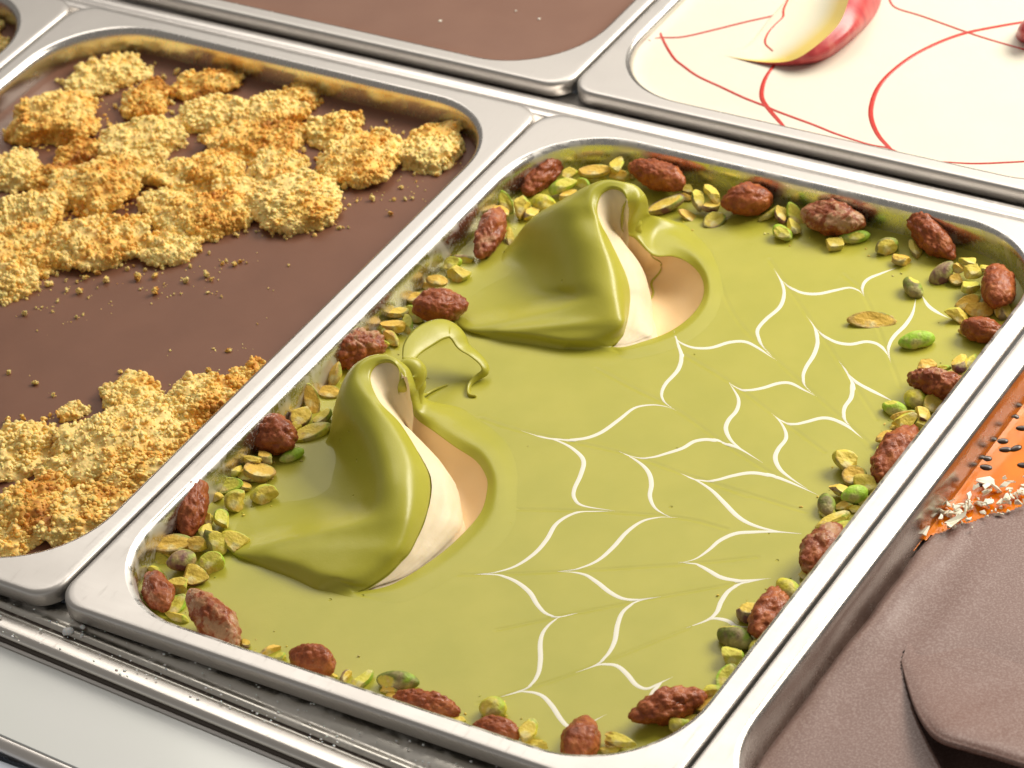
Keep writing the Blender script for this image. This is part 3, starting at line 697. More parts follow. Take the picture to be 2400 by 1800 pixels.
def zchoc(P):
    d = np.min(np.hypot(P[:, :1]-bl[None, :, 0], P[:, 1:]-bl[None, :, 1]), 1) if len(P) < 4e5 else 0
    z = -0.35*np.exp(-(d/1.2)**2)
    xw = P[:, 0]-262.0
    env = np.exp(-((P[:, 1]-125)/48)**2)
    z = z+env*(1.5*np.exp(-((xw-6-3*np.sin(P[:, 1]/21.0)-1.5*np.sin(P[:, 1]/8.3))/5)**2)-0.7*np.exp(-((xw-17-2*np.sin(P[:, 1]/17.0))/6)**2)+0.6*np.exp(-((xw-27)/7)**2))
    z = z-1.5*np.exp(-(np.maximum(xw, 0)/1.8)**2)*env*(0.6+0.5*vnoise(np.c_[P[:, 1], 0*P[:, 0], 0*P[:, 0]], 47, 3, 0.12))
    return z+0.22*vnoise(np.c_[P, 0*P[:, 0]], 41, 3, 0.035)
v, f = sheet(251.5, 501.5, 0, L1, ZP, 0.8, [up_poly, hole], zchoc, 9.9, -2.4); obj('chocolate_layer', v, f, MAT['choc_dark'], CHO)
m = M('orange_sauce'); m.color(m.ramp(m.noise(60, 3), [(0.3, (0.66, 0.15, 0.002)), (0.7, (0.82, 0.23, 0.005))])); m.set(Roughness=0.14, Subsurface_Weight=0.2, Subsurface_Scale=0.003, Specular_IOR_Level=0.16)
m.bump(m.noise(70, 3), 0.2, 0.0010); MAT['orange'] = m.m
ORG = top('orange_fruit_sauce', 'glossy orange fruit sauce with black seeds in the right pan', 'fruit sauce', (376, 260, ZP))
low = np.r_[bl-np.array([0, 2.5]), [[900, 0]], [[200, 0]]]
v, f = sheet(251.5, 501.5, 0, L1, ZP-1.0, 1.2, [low], lambda P: 0.3*vnoise(np.c_[P, 0*P[:, 0]], 43, 3, 0.06), 9.9, 0.8); obj('sauce_layer', v, f, MAT['orange'], ORG)
m = M('black_seed'); m.set(Base_Color=(0.040, 0.022, 0.014), Roughness=0.3, Coat_Weight=0.15); MAT['seed'] = m.m
b3, f3 = ICO[3]
for k, (x, y, a) in enumerate([(2166,953,10),(2173,971,12),(2130,991,20),(2124,1046,15),(2131,1010,30),(2196,968,-20),(2209,925,20),(2190,900,40),(2212,1005,25),(2225,880,15)]):
    p = pt('D', x, y, ZP-0.9); s = b3.copy(); s[:, 0] *= (1-0.25*s[:, 0]*0.5)
    s = s*np.array([2.6, 1.6, .8])*(0.85+0.2*RND.random()); ca, sa = math.cos(math.radians(-a)-YAW), math.sin(math.radians(-a)-YAW)
    s = np.c_[s[:, 0]*ca-s[:, 1]*sa, s[:, 0]*sa+s[:, 1]*ca, s[:, 2]]
    obj('seed', s+p, f3, MAT['seed'], ORG)
m = M('white_chocolate'); m.set(Base_Color=(0.87, 0.83, 0.68), Roughness=0.5, Subsurface_Weight=0.1, Subsurface_Scale=0.002); MAT['flake'] = m.m
def flake_mesh(seed, L):
    r = np.random.RandomState(seed); n = r.randint(5, 8); a = np.sort(r.rand(n)*6.28); rad = L*(0.35+0.3*r.rand(n))
    x = rad*np.cos(a)*1.25; y = rad*np.sin(a)*0.7; c = 0.05*r.randn()
    zt = c*x*x+0.12*r.randn(n)*L*.3; th = 0.35+0.3*r.rand()
    v = [(x[i], y[i], zt[i]+th) for i in range(n)]+[(x[i]*.95, y[i]*.95, zt[i]-.1) for i in range(n)]+[(0, 0, th+0.1)]
    f = [[i, (i+1) % n, 2*n] for i in range(n)]+[[(i+1) % n, i, n+i, n+(i+1) % n] for i in range(n)]+[[n+i for i in range(n)][::-1]]
    return v, f
def place(name, v, f, mat, p, label, cat, group, smooth=False, eul=None):
    o = link(name, mesh_from(v, f, smooth), mat, None, p)
    if eul is not None: o.rotation_euler = eul
    setp(o, label, cat, group); return o
for k, (x, y, L, lab) in enumerate([(2009,1140,12,'large pointed white chocolate flake lowest in the flake band, beside the pan wall'),(2065,1132,9,'long white chocolate flake just right of the large pointed flake'),(2040,1085,8,'curled white chocolate flake on the orange sauce edge'),(2130,1040,7,'white chocolate flake alone on the orange sauce above the flake band')]):
    v, f = flake_mesh(90+k, L); place('chocolate_flake', v, f, MAT['flake'], pt('D', x, y, ZP+1.0), lab, 'flake', 'white chocolate flakes in the right pan', False, (0.2*RND.random(), 0.2*RND.random(), RND.random()*6))
for k in range(120):
    u = RND.random(); x = 2030+u*260; yc = 1118-u*78; y = yc+RND.gauss(0, 17)
    L = max(1.1, RND.gauss(2.3, 1.2)); v, f = flake_mesh(200+k, L)
    place('chocolate_flake', v, f, MAT['flake'], pt('D', x, y, ZP+0.2+RND.random()*1.8), 'small white chocolate flake in the band between orange sauce and brown chocolate', 'flake', 'small white chocolate flakes in the right pan', False, (0.5*RND.gauss(0, 1), 0.5*RND.gauss(0, 1), RND.random()*6))
m = M('ice_frost'); m.set(Base_Color=(0.86, 0.87, 0.86), Roughness=0.3, Subsurface_Weight=0.2, Subsurface_Scale=0.002); MAT['ice'] = m.m
fv_, ff_ = [], []
for k in range(160):
    big = k < 6
    if k == 0: p = pt('G', 440, 775, -8); r = 2.2
    elif k == 1: p = pt('G', 535, 745, -8); r = 1.2
    else:
        x = RND.uniform(-60, 190); y = RND.choice([-3.4, -7.9, -11.2, -13.5, 0.5])+RND.gauss(0, .9); p = np.array([x, y, -8.0 if y > -12 else -8.6]); r = RND.uniform(.18, .6)
    s = b1*np.array([r, r*.8, r*.6])*(1+0.25*vnoise(b1, k+900, 2, 1.2)[:, None])+p; n = len(fv_); fv_ += s.tolist(); ff_ += [[i+n for i in q] for q in f1]
o = obj('frost_bits', fv_, ff_, MAT['ice'], None, True, (65, -6, -8)); setp(o, 'tiny white frost and ice bits caught on the stained front ledge', 'frost', None, 'stuff')
# ------------------------------------------------------------------ candied almonds and chopped pistachios
def image_axis(p0x, p0y, ang, lpx, z, lmax):
    """centre and 3D long axis of a thing lying at level z whose picture runs along ang (degrees, y down), lpx photo pixels long;
    when lying flat would make it longer than lmax mm its near-camera end is tilted up instead"""
    a = math.radians(ang); hx, hy = math.cos(a)*lpx/2, math.sin(a)*lpx/2
    if hy > 0: hx, hy = -hx, -hy            # second end = the upper one in the picture
    A, B = at(p0x-hx, p0y-hy, z), at(p0x+hx, p0y+hy, z)
    v = B-A
    if np.linalg.norm(v) > lmax:
        d = -ray(p0x+hx, p0y+hy); best = None
        for t in np.linspace(0, np.linalg.norm(v)*1.2, 120):
            w_ = v+d*t; n = np.linalg.norm(w_)
            if best is None or n < best[0]: best = (n, w_)
            if n <= lmax: best = (n, w_); break
        v = best[1]
    return v/np.linalg.norm(v), np.linalg.norm(v)
def frame(x, zref):
    y = np.cross(zref, x); y /= np.linalg.norm(y); z = np.cross(x, y); return np.stack([x, y, z], 1)
TOC = -CM[2]
m = M('candied_almond'); oi = m.n('ShaderNodeObjectInfo')
n1 = m.noise(190, 5, 0.65, dist=0.4); n2 = m.noise(70, 3, 0.5); n3 = m.noise(650, 3, 0.6)
base = m.ramp(n1, [(0.28, (0.15, 0.032, 0.010)), (0.5, (0.37, 0.092, 0.025)), (0.74, (0.56, 0.20, 0.056))])
base = m.mix(m.math('MULTIPLY', oi.outputs['Random'], 0.40), base, (0.17, 0.036, 0.012))
a = m.n('ShaderNodeAttribute'); a.attribute_name = 'bare'
m.color(m.mix(m.math('MULTIPLY', a.outputs['Fac'], m.ramp(n1, [(0.46, 0.0), (0.56, 0.85)])), base, (0.47, 0.28, 0.15)))
m.rough(m.ramp(n2, [(0.35, 0.26), (0.7, 0.58)])); m.set(Coat_Weight=0.10, Coat_Roughness=0.12, Specular_IOR_Level=0.3, Subsurface_Weight=0.03, Subsurface_Scale=0.002)
m.bump(m.math('ADD', m.math('MULTIPLY', n3, .5), n1), 0.8, 0.0009); MAT['almond'] = m.m
def almond(seed, L, W, H, lump, point, bare):
    v, f = ICO[5]; r = np.random.RandomState(seed)
    p = v.copy(); t = p[:, 0]
    prof = np.ones(len(p))-point*0.38*np.maximum(t, 0)**1.6-0.10*np.maximum(-t, 0)**2
    q = np.c_[p[:, 0]*L/2, p[:, 1]*W/2*prof, p[:, 2]*H/2*prof]
    nrm = p/np.linalg.norm(p, axis=1)[:, None]
    q += nrm*(vnoise(p, seed, 3, 0.6)*W*0.11*(0.5+lump))[:, None]
    c = q[r.choice(len(q), 70)]+r.normal(size=(70, 3))*.2
    d = nearest(q, c); q += nrm*(np.sqrt(np.maximum(0, 1-(d/1.7)**2))*0.85*lump)[:, None]
    c = q[r.choice(len(q), 420)]
    d = nearest(q, c); q += nrm*(np.sqrt(np.maximum(0, 1-(d/0.75)**2))*0.34*(.4+lump))[:, None]
    b = np.clip((vnoise(p, seed+77, 2, 0.5)-0.30+bare)*3.0, 0, 1)*(bare > 0)
    return q, f, b
ALM = [ # D x, y, length, width, angle, lump, point, bare patch, lift, label
 (1172,377,112,72,-48,.8,.6,0,3,'dark candied almond leaning upright in the far left corner of the green pan'),
 (1418,381,120,78,22,.7,.8,0,2,'broad candied almond at the back wall, just right of the taller scoop crest'),
 (1612,433,106,76,-6,.6,.7,0,1,'smooth rounded candied almond at the back wall between two pistachio clusters'),
 (1803,471,122,74,8,.9,.8,.2,1,'candied almond with a pale bare patch near the middle of the back wall'),
 (2013,513,126,62,46,1,.5,.15,3,'slim knobbly candied almond leaning against the back wall near the far right corner'),
 (2152,619,76,74,80,.7,.2,0,2,'round glossy orange-brown candied almond in the far right corner'),
 (2122,716,84,52,10,.5,.6,0,0,'small reddish candied almond half hidden by the right rim, below the round glossy one'),
 (2020,826,102,62,12,1.4,.2,.2,2,'two-lobed knobbly candied almond beside the right rim'),
 (1935,985,118,72,-50,1.1,.4,0,1,'dark bumpy oval candied almond half under the right rim among pale pistachios'),
 (1773,1185,104,72,-58,.9,.7,.1,2,'pointed candied almond by the right rim, where the icing tails end'),
 (1668,1322,116,70,-55,1,.4,.1,2,'angular candied almond by the near right rim behind a purple pistachio'),
 (1442,1526,158,66,-17,1.1,.7,0,1,'longest knobbly candied almond in the near right corner'),
 (1256,1600,86,76,-78,.5,.9,0,2,'upright pointed dark candied almond standing at the front rim'),
 (1073,1580,90,52,12,.6,.3,0,0,'low flat candied almond at the front rim beside two yellow pistachio bits'),
 (922,1522,125,46,13,1.1,.5,0,0,'long thin red candied almond lying along the front rim'),
 (672,1428,92,68,15,.6,.6,.1,1,'squat shiny candied almond at the front rim, left of centre'),
 (464,1340,138,72,48,.7,.9,.5,2,'large candied almond mottled with pale patches near the near left corner'),
 (340,1278,84,60,62,.8,.6,.15,1,'dark oval candied almond in the near left corner'),
 (418,1092,136,64,-78,.9,.7,0,3,'tall candied almond leaning upright against the left wall'),
 (587,938,94,80,25,.9,.4,0,1,'round bumpy candied almond by the left wall above the olive slab'),
 (768,752,104,66,-14,1.6,.1,.25,1,'lumpy cluster-like candied almond behind the top of the nearer scoop'),
 (951,662,104,80,-8,.8,.5,.1,1,'broad rounded candied almond at the left wall between the two scoops'),
 (1059,506,112,72,-66,.9,.6,.12,2,'shiny red candied almond at the left wall beside the taller scoop')]
def top_of(P, dflt=ZS):
    h = B_SAUCE.ray_cast(Vector((P[0], P[1], 60)), Vector((0, 0, -1)))
    return h[0][2] if h[0] is not None else dflt
for k, (x, y, L, W, ang, lump, point, bare, lift, lab) in enumerate(ALM):
    X, Y = px('D', x, y); sc = 1/6.46*2400/2212
    w_ = W*sc*1.0; z = ZS+w_*0.40+lift
    ax, ln = image_axis(X, Y, ang, L*2400/2212, z, 27)
    if k in (0, 4, 18, 22, 12): z = ZS+0.5*abs(ax[2])*ln+w_*0.25
    v, f, b = almond(300+k*7, max(ln, w_*1.15)*1.03, w_, w_*0.86, lump, point, bare)
    R_ = frame(ax if k % 2 else -ax, TOC*0.6+np.array([0, 0, .5])); 
    if abs(ax[2]) > 0.5 or k in (15, 16, 12): R_ = frame(ax, TOC)
    v = v@R_.T
    o = link('candied_almond', mesh_from(v, f), MAT['almond'], None, at(X, Y, z)); setp(o, lab, 'almond', 'candied almonds along the walls of the green pan')
    o.data.attributes.new('bare', 'FLOAT', 'POINT').data.foreach_set('value', b.astype(np.float32))

m = M('pistachio'); oi = m.n('ShaderNodeObjectInfo'); a = m.n('ShaderNodeAttribute'); a.attribute_name = 'cut'
n1 = m.noise(260, 4, 0.6); n2 = m.noise(120, 3, 0.55, dist=0.5); n3 = m.noise(900, 2)
skin = m.mix(m.ramp(n1, [(0.40, 0.0), (0.75, 0.40)]), oi.outputs['Color'], (0.52, 0.46, 0.12))
pur = m.math('MULTIPLY', oi.outputs['Alpha'], m.ramp(n2, [(0.38, 0.0), (0.58, 1.0)]))
skin = m.mix(m.ramp(m.noise(150, 2, .5), [(0.48, 0.0), (0.62, 0.75)]), skin, (0.74, 0.66, 0.27))
skin = m.mix(m.ramp(m.noise(130, 2, .5, m.mapped((1, 1, 1), (1, 2, 3))), [(0.52, 0.0), (0.64, 0.6)]), skin, (0.36, 0.60, 0.04))
skin = m.mix(pur, skin, (0.19, 0.075, 0.085))
skin = m.mix(m.math('MULTIPLY', m.ramp(m.noise(400, 3, .6, dist=.3), [(0.52, 0.0), (0.66, 1.0)]), 0.35), skin, (0.13, 0.12, 0.03))
gold = m.n('ShaderNodeAttribute'); gold.attribute_type = 'OBJECT'; gold.attribute_name = 'fresh'
cut = m.mix(m.math('ADD', gold.outputs['Fac'], m.math('MULTIPLY', m.math('SUBTRACT', n1, 0.5), 0.5)), (0.78, 0.50, 0.08), (0.66, 0.66, 0.09))
cut = m.mix(m.math('MULTIPLY', m.ramp(n2, [(0.48, 0.0), (0.62, 1.0)]), 0.7), cut, (0.74, 0.44, 0.12))
cut = m.mix(m.ramp(m.noise(170, 3, .6), [(0.52, 0.0), (0.66, 0.8)]), cut, (0.80, 0.72, 0.36))
m.color(m.mix(a.outputs['Fac'], skin, cut)); m.set(Roughness=0.55, Specular_IOR_Level=0.35)
m.bump(m.math('ADD', n3, n1), 0.6, 0.0005); MAT['pist'] = m.m
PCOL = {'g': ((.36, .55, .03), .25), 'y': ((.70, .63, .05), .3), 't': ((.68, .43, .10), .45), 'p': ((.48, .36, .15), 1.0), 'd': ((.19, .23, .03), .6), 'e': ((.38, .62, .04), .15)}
PLOOK = {'g': 'green', 'y': 'yellow-green', 't': 'golden', 'p': 'purple-tinged', 'd': 'dark olive', 'e': 'bright green'}
PSH = {'h': 'pistachio half', 'c': 'pistachio chunk', 'w': 'whole-looking pistachio kernel'}
def pistachio(seed, L, W, H, kind):
    v, f = ICO[4 if L > 5 else 3]; r = np.random.RandomState(seed)
    p = v*(1+0.07*vnoise(v, seed, 2, 0.7)[:, None])
    p[:, 1:] *= (1-0.22*np.maximum(p[:, :1], 0)**2)
    cut = np.zeros(len(p))
    planes = []
    if kind == 'h': planes = [((0, 0.25*r.randn(), 1.0), 0.22+0.2*r.rand())]+[((1 if r.rand() > .5 else -1, .3*r.randn(), .4*r.randn()), .78)]*(r.rand() > .5)
    elif kind == 'c':
        p = p*(1+0.12*vnoise(v, seed+31, 2, 1.1))[:, None]
        planes = [((r.choice([-1, 1])*1.0, .5*r.randn(), .5*r.randn()), .42+.25*r.rand()), ((.3*r.randn(), .6*r.randn(), 1.0), .35+.3*r.rand()), (tuple(r.normal(size=3)), .5+.25*r.rand()), (tuple(r.normal(size=3)), .55+.25*r.rand())]
    else: planes = [(tuple(r.normal(size=3)), .82)]
    for nn, dd in planes:
        nn = np.array(nn)/np.linalg.norm(nn); s = p@nn-dd; o_ = s > 0
        p[o_] -= nn*s[o_][:, None]*(0.98 if kind != 'w' else .8); cut[o_] = 1
        if kind == 'h' and dd < .6: cut[o_] = np.clip((0.86-np.linalg.norm(p[o_][:, :2], axis=1))/0.10, 0, 1)
        if kind == 'h': p[o_] -= nn*(0.10*np.maximum(0, .75-np.linalg.norm(p[o_][:, :2], axis=1)))[:, None]
    p += (0.06*vnoise(p, seed+5, 3, 2.0)*(0.5+cut))[:, None]*v
    return p*np.array([L/2, W/2, H/2]), f, cut
PIS = []
def group_rows(c, rows):
    for r in rows: PIS.append((c,)+r)
group_rows('A', [
 (1478,1122,110,62,-20,'y','c',2,'right of the dark almond in the far left corner'),
 (1430,1208,175,85,-30,'g','c',1,'between the far corner almond and the taller crest'),
 (1565,1188,80,60,20,'g','c',1,'touching the upper left edge of the taller crest'),
 (1470,1262,115,66,-20,'t','c',0,'lying against the left edge of the taller crest'),
 (1310,1318,138,112,10,'y','w',0,'rounded and plump, below the far corner almond'),
 (1170,1342,130,104,80,'y','c',1,'blocky, left of the plump one under the far corner almond'),
 (1066,1312,150,72,62,'g','h',2,'standing on edge against the far left wall'),
 (1030,1368,110,72,20,'t','c',1,'tucked behind the shiny red almond at the left wall'),
 (1236,1388,95,78,-40,'p','c',0,'just left of the taller scoop mantle'),
 (1645,1108,205,80,-5,'t','h',3,'largest behind the taller crest'),
 (1650,1150,170,80,8,'y','c',0,'under the large half behind the taller crest'),
 (1785,1082,100,88,-70,'y','c',3,'topmost between crest and back wall'),
 (1802,1142,125,76,5,'t','c',1,'below the topmost one behind the crest'),
 (1872,1120,70,48,70,'g','c',0,'squeezed left of the broad back wall almond'),
 (2100,1330,235,100,-24,'p','h',1,'pink-skinned, just below the broad back wall almond'),
 (1098,1545,128,48,85,'y','c',0,'peeping out right of the shiny red almond')])
group_rows('B', [
 (40,1228,76,62,10,'d','c',1,'right of the broad back wall almond'),
 (18,1276,95,56,10,'t','c',0,'small and ring-like below the broad back wall almond'),
 (106,1296,130,76,80,'d','c',2,'standing in the cluster left of the smooth rounded almond'),
 (190,1258,110,76,60,'y','c',3,'pale and topmost in the cluster left of the smooth rounded almond'),
 (192,1338,120,74,-12,'p','c',1,'yellow with a purple end, left of the smooth rounded almond'),
 (48,1406,155,64,30,'t','h',0,'low, pointing at the pink-skinned half behind the icing'),
 (205,1430,138,108,-30,'d','h',0,'curled grey-green, in front of the smooth rounded almond'),
 (555,1390,150,68,-28,'y','c',0,'left member of the back wall cluster between two almonds'),
 (637,1382,112,72,80,'p','c',1,'upright in the back wall cluster between two almonds'),
 (730,1400,172,84,62,'g','h',1,'curved and tall in the back wall cluster between two almonds'),
 (645,1512,138,98,36,'g','c',0,'lowest in the back wall cluster between two almonds'),
 (720,1474,110,76,62,'d','c',0,'inside the back wall cluster between two almonds'),
 (985,1576,152,92,-4,'y','c',0,'alone below the almond with a pale patch'),
 (1112,1536,190,82,-6,'g','w',0,'long, right below the almond with a pale patch'),
 (1325,1596,142,108,-18,'d','c',0,'ridged, left of the slim leaning almond'),
 (1512,1620,125,66,60,'d','c',0,'twisted, below the slim leaning almond')])
group_rows('F', [
 (1415,24,112,84,10,'t','c',0,'brownish, at the end of the uppermost icing line'),
 (1680,118,168,104,-46,'p','w',0,'green with purple top, left of the round glossy almond'),
 (1790,76,96,60,10,'t','c',2,'small, in the far right corner cluster'),
 (1862,32,120,62,10,'y','c',3,'topmost in the far right corner cluster'),
 (1882,96,122,90,5,'y','c',2,'pale, just above left of the round glossy almond'),
 (1776,156,84,70,10,'t','c',0,'tiny, under the far right corner cluster'),
 (1858,198,122,92,10,'e','c',1,'craggy and pale, left of the round glossy almond'),
 (1962,82,96,48,10,'y','c',3,'above the round glossy almond by the corner wall'),
 (1494,206,132,96,55,'d','w',0,'brown-green, alone on the sauce where two icing lines meet'),
 (1236,420,265,112,2,'t','h',0,'boat-shaped, alone on the sauce with its cut face up'),
 (1516,545,205,102,-10,'e','w',0,'with a brown end, alone on the open sauce'),
 (1846,302,158,80,-26,'t','h',1,'green-edged, below the far right corner cluster'),
 (1926,346,152,104,5,'t','c',0,'blunt, below the round glossy almond'),
 (1784,392,155,82,18,'y','c',0,'where an icing line runs under the corner nuts'),
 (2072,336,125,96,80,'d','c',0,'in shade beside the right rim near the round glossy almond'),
 (1852,498,120,56,16,'t','c',0,'sticking out left of the small reddish almond'),
 (1592,706,118,80,-18,'t','c',3,'pale, on top of the two-lobed almond'),
 (1800,692,110,86,-60,'p','c',2,'by the right rim above the two-lobed almond'),
 (1864,682,86,56,-60,'g','c',2,'wedged against the right rim above the two-lobed almond'),
 (1790,746,80,50,0,'t','c',1,'small, right shoulder of the two-lobed almond'),
 (1692,728,90,36,0,'g','c',2,'thin sliver behind the two-lobed almond'),
 (1506,926,124,116,20,'y','w',0,'ball-like, below the two-lobed almond'),
 (1624,952,122,104,-30,'y','h',1,'cupped, between the two-lobed almond and the rim'),
 (1370,990,140,82,20,'e','w',0,'at the end of an icing line by the right rim'),
 (1430,1036,150,58,-14,'t','c',1,'flat brown-topped, in the right rim cluster'),
 (1556,1022,110,82,30,'p','c',1,'by the rim in the cluster below the two-lobed almond'),
 (1426,1086,158,84,-26,'y','c',1,'slanting, in the right rim cluster'),
 (1368,1112,64,46,20,'p','c',0,'tiny and very dark, in the right rim cluster'),
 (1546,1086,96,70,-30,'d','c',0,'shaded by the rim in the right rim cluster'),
 (1330,1182,136,88,-12,'t','c',0,'smooth, above the dark bumpy oval almond'),
 (1438,1160,96,50,-25,'g','c',0,'behind the upper end of the dark bumpy oval almond'),
 (1276,1276,100,60,-60,'g','c',0,'left of the dark bumpy oval almond'),
 (1062,1328,182,116,32,'y','c',1,'largest pale one, standing out from the right rim heap'),
 (1114,1428,136,122,10,'t','h',1,'round-faced, below the largest pale one'),
 (1202,1478,158,96,25,'y','c',1,'under the dark bumpy oval almond'),
 (1016,1514,128,78,18,'p','c',1,'crumpled, left end of the heap under the dark oval almond'),
 (1112,1546,148,96,-16,'e','w',1,'smooth and bright, in the heap under the dark oval almond'),
 (934,1612,124,92,76,'d','w',0,'egg-shaped, lowest left of the right rim heap'),
 (1036,1622,126,62,10,'t','c',0,'brown slab in the heap by the right rim'),
 (1176,1588,84,54,-20,'y','c',0,'small, touching the right rim in the heap'),
 (1112,1640,100,46,0,'d','c',0,'half hidden at the foot of the right rim heap')])
group_rows('I', [
 (940,8,96,54,10,'g','c',0,'above the flat sliver near the pointed almond'),
 (962,62,210,66,-24,'y','c',0,'long flat sliver above the pointed almond'),
 (1026,92,122,58,-25,'e','h',1,'on the shoulder of the pointed almond'),
 (796,402,86,60,60,'d','c',0,'peeping out under the pointed almond'),
 (682,510,150,108,48,'y','w',3,'yellow kernel leaning on the angular almond'),
 (772,484,60,38,-50,'t','c',2,'tiny brown bit behind the angular almond'),
 (424,642,138,112,25,'p','c',0,'dark purple, left of the angular almond'),
 (346,818,226,118,24,'d','w',0,'biggest, where an icing line meets the near right rim'),
 (480,868,120,74,-58,'y','c',1,'upright by the rim below the angular almond'),
 (320,940,145,108,22,'e','c',0,'pale-topped, below the biggest dark kernel'),
 (294,1072,160,104,-64,'e','h',0,'standing green half near the near right corner'),
 (190,1172,138,76,-14,'y','c',1,'behind the tip of the longest knobbly almond'),
 (168,1252,200,86,-30,'t','c',0,'long brownish one right of the longest knobbly almond'),
 (54,1340,110,50,-10,'d','c',0,'at the front rim below the longest knobbly almond')])
group_rows('H', [
 (128,1090,164,72,-38,'g','c',0,'slanting at the front rim near the whole golden kernel'),
 (366,1096,222,112,4,'d','w',0,'large golden-brown one alone near the front rim'),
 (300,1152,118,54,12,'t','c',0,'left below the large golden-brown kernel'),
 (340,1192,100,36,8,'t','c',0,'cut by the front rim beside the thin red almond'),
 (32,1060,84,58,-58,'p','c',0,'small reddish bit at the front rim right of the squat almond'),
 (754,1340,100,52,10,'y','c',0,'right tip of the thin red almond'),
 (980,1270,142,118,10,'y','w',0,'round yellow ball above the low flat almond'),
 (1200,1418,150,92,-58,'y','c',1,'upright between the low flat and the upright pointed almond'),
 (1252,1500,158,56,14,'y','c',0,'lying along the front rim left of the upright pointed almond'),
 (1792,1476,190,66,20,'d','c',1,'dark one on the heap in the near right corner'),
 (1760,1508,108,62,0,'t','c',0,'brown one in the heap right of the upright pointed almond'),
 (1728,1540,96,42,0,'y','c',0,'lowest in the heap right of the upright pointed almond'),
 (2176,1376,120,80,-10,'y','c',0,'under the middle of the longest knobbly almond')])
group_rows('G', [
 (1096,146,80,46,0,'t','c',0,'behind the large flat half by the left wall'),
 (1120,206,228,106,-6,'t','h',2,'largest flat half, near the foot of the tall leaning almond'),
 (1282,214,130,100,10,'t','c',1,'right of the largest flat half'),
 (1328,126,96,68,-55,'y','c',1,'right of the foot of the tall leaning almond'),
 (1398,184,155,112,60,'d','c',1,'dark mottled one in the near left heap'),
 (1530,196,200,104,36,'y','c',0,'at the right end of the near left heap by the slab edge'),
 (1436,48,118,90,78,'e','c',1,'pale green, right of the tall leaning almond'),
 (1356,50,92,54,80,'y','c',1,'narrow, touching the tall leaning almond'),
 (1068,280,125,60,5,'y','c',0,'under the largest flat half'),
 (1018,312,168,84,26,'g','h',0,'green-edged, at the wall left of the purple-striped one'),
 (1180,314,170,118,-14,'p','w',1,'purple-striped and whole, middle of the near left heap'),
 (1364,320,136,122,10,'e','c',0,'smooth bright wedge right of the purple-striped one'),
 (1250,412,180,112,4,'p','c',0,'pale fan-shaped with purple end, below the smooth bright wedge'),
 (1008,396,122,58,30,'y','c',0,'behind the dark oval almond in the near left corner'),
 (1154,486,146,92,0,'y','c',0,'folded, right of the dark oval almond'),
 (1140,610,150,86,-54,'g','h',0,'leaf-like, between the dark oval and the pale-patched almond'),
 (1150,680,155,56,26,'y','c',0,'shredded, at the front rim by the pale-patched almond'),
 (1586,850,66,44,30,'p','c',0,'tiny, right tip of the pale-patched almond'),
 (1756,892,138,46,-26,'t','c',0,'orange-cut sliver at the front rim left of the squat almond'),
 (1820,940,72,52,0,'g','c',0,'cut by the front rim left of the squat almond'),
 (2154,1062,72,40,10,'y','c',0,'right foot of the squat almond')])
group_rows('C', [
 (2164,772,150,88,-60,'t','c',1,'upright under the lumpy cluster-like almond'),
 (2140,886,142,86,10,'t','h',0,'half hidden behind the nearer scoop mantle'),
 (2020,930,192,86,74,'t','h',2,'tall and standing, left of the nearer scoop mantle'),
 (1946,1042,142,118,-50,'p','c',0,'brown rough one right of the round bumpy almond'),
 (2092,1042,140,96,-45,'d','c',0,'lying against the nearer scoop mantle'),
 (1888,1116,112,72,-20,'y','c',0,'touching the round bumpy almond on its right'),
 (2010,1146,245,104,-22,'y','h',0,'long boat-like, pointing away from the round bumpy almond'),
 (1888,1292,158,70,-22,'e','w',0,'bean-like, at the lower right of the round bumpy almond'),
 (1714,1302,100,78,40,'t','c',1,'under the round bumpy almond at its lower left'),
 (1620,1320,145,56,6,'p','c',2,'topmost of the left wall heap'),
 (1510,1382,148,88,-12,'y','c',1,'left end of the left wall heap under the round almond'),
 (1682,1396,188,124,12,'t','h',1,'big triangular one in the left wall heap'),
 (1586,1422,112,70,20,'p','c',0,'brown, between the pieces of the left wall heap'),
 (1458,1486,198,90,-6,'e','h',1,'bright-rimmed with yellow face, right of the tall leaning almond'),
 (1576,1490,84,58,20,'t','c',0,'small cube right of the bright-rimmed half'),
 (1408,1562,96,62,10,'p','c',0,'very dark purple, beside the tall leaning almond'),
 (1530,1582,150,132,20,'y','c',0,'plump cut one below the bright-rimmed half'),
 (1710,1546,158,108,-4,'y','c',0,'block-like, alone on the olive slab')])
group_rows('E', [
 (710,46,122,84,-10,'g','c',1,'left of the dark one under the shiny red almond'),
 (760,116,156,96,-14,'y','c',0,'craggy pale one on the sauce below the shiny red almond'),
 (802,20,140,46,10,'p','c',0,'dark, under the lower end of the shiny red almond'),
 (620,162,128,80,10,'t','c',1,'pale crinkled one above the broad rounded almond'),
 (560,200,88,54,30,'t','c',0,'brown chip above the broad rounded almond'),
 (482,270,120,76,0,'t','h',1,'brown-faced one left of the broad rounded almond'),
 (360,372,142,78,-22,'p','c',1,'speckled one left below the broad rounded almond'),
 (475,382,124,82,52,'g','c',0,'ribbed one under the broad rounded almond'),
 (434,456,138,68,75,'e','c',0,'upright green one below the broad rounded almond'),
 (344,456,138,84,10,'t','c',1,'orange-cut one between two almonds at the left wall'),
 (236,512,102,58,70,'y','c',0,'thin one right of the lumpy cluster-like almond'),
 (320,540,120,76,52,'t','c',0,'loose one in front of the orange-cut one'),
 (264,582,82,66,20,'y','c',0,'small one at the right foot of the lumpy cluster-like almond')])
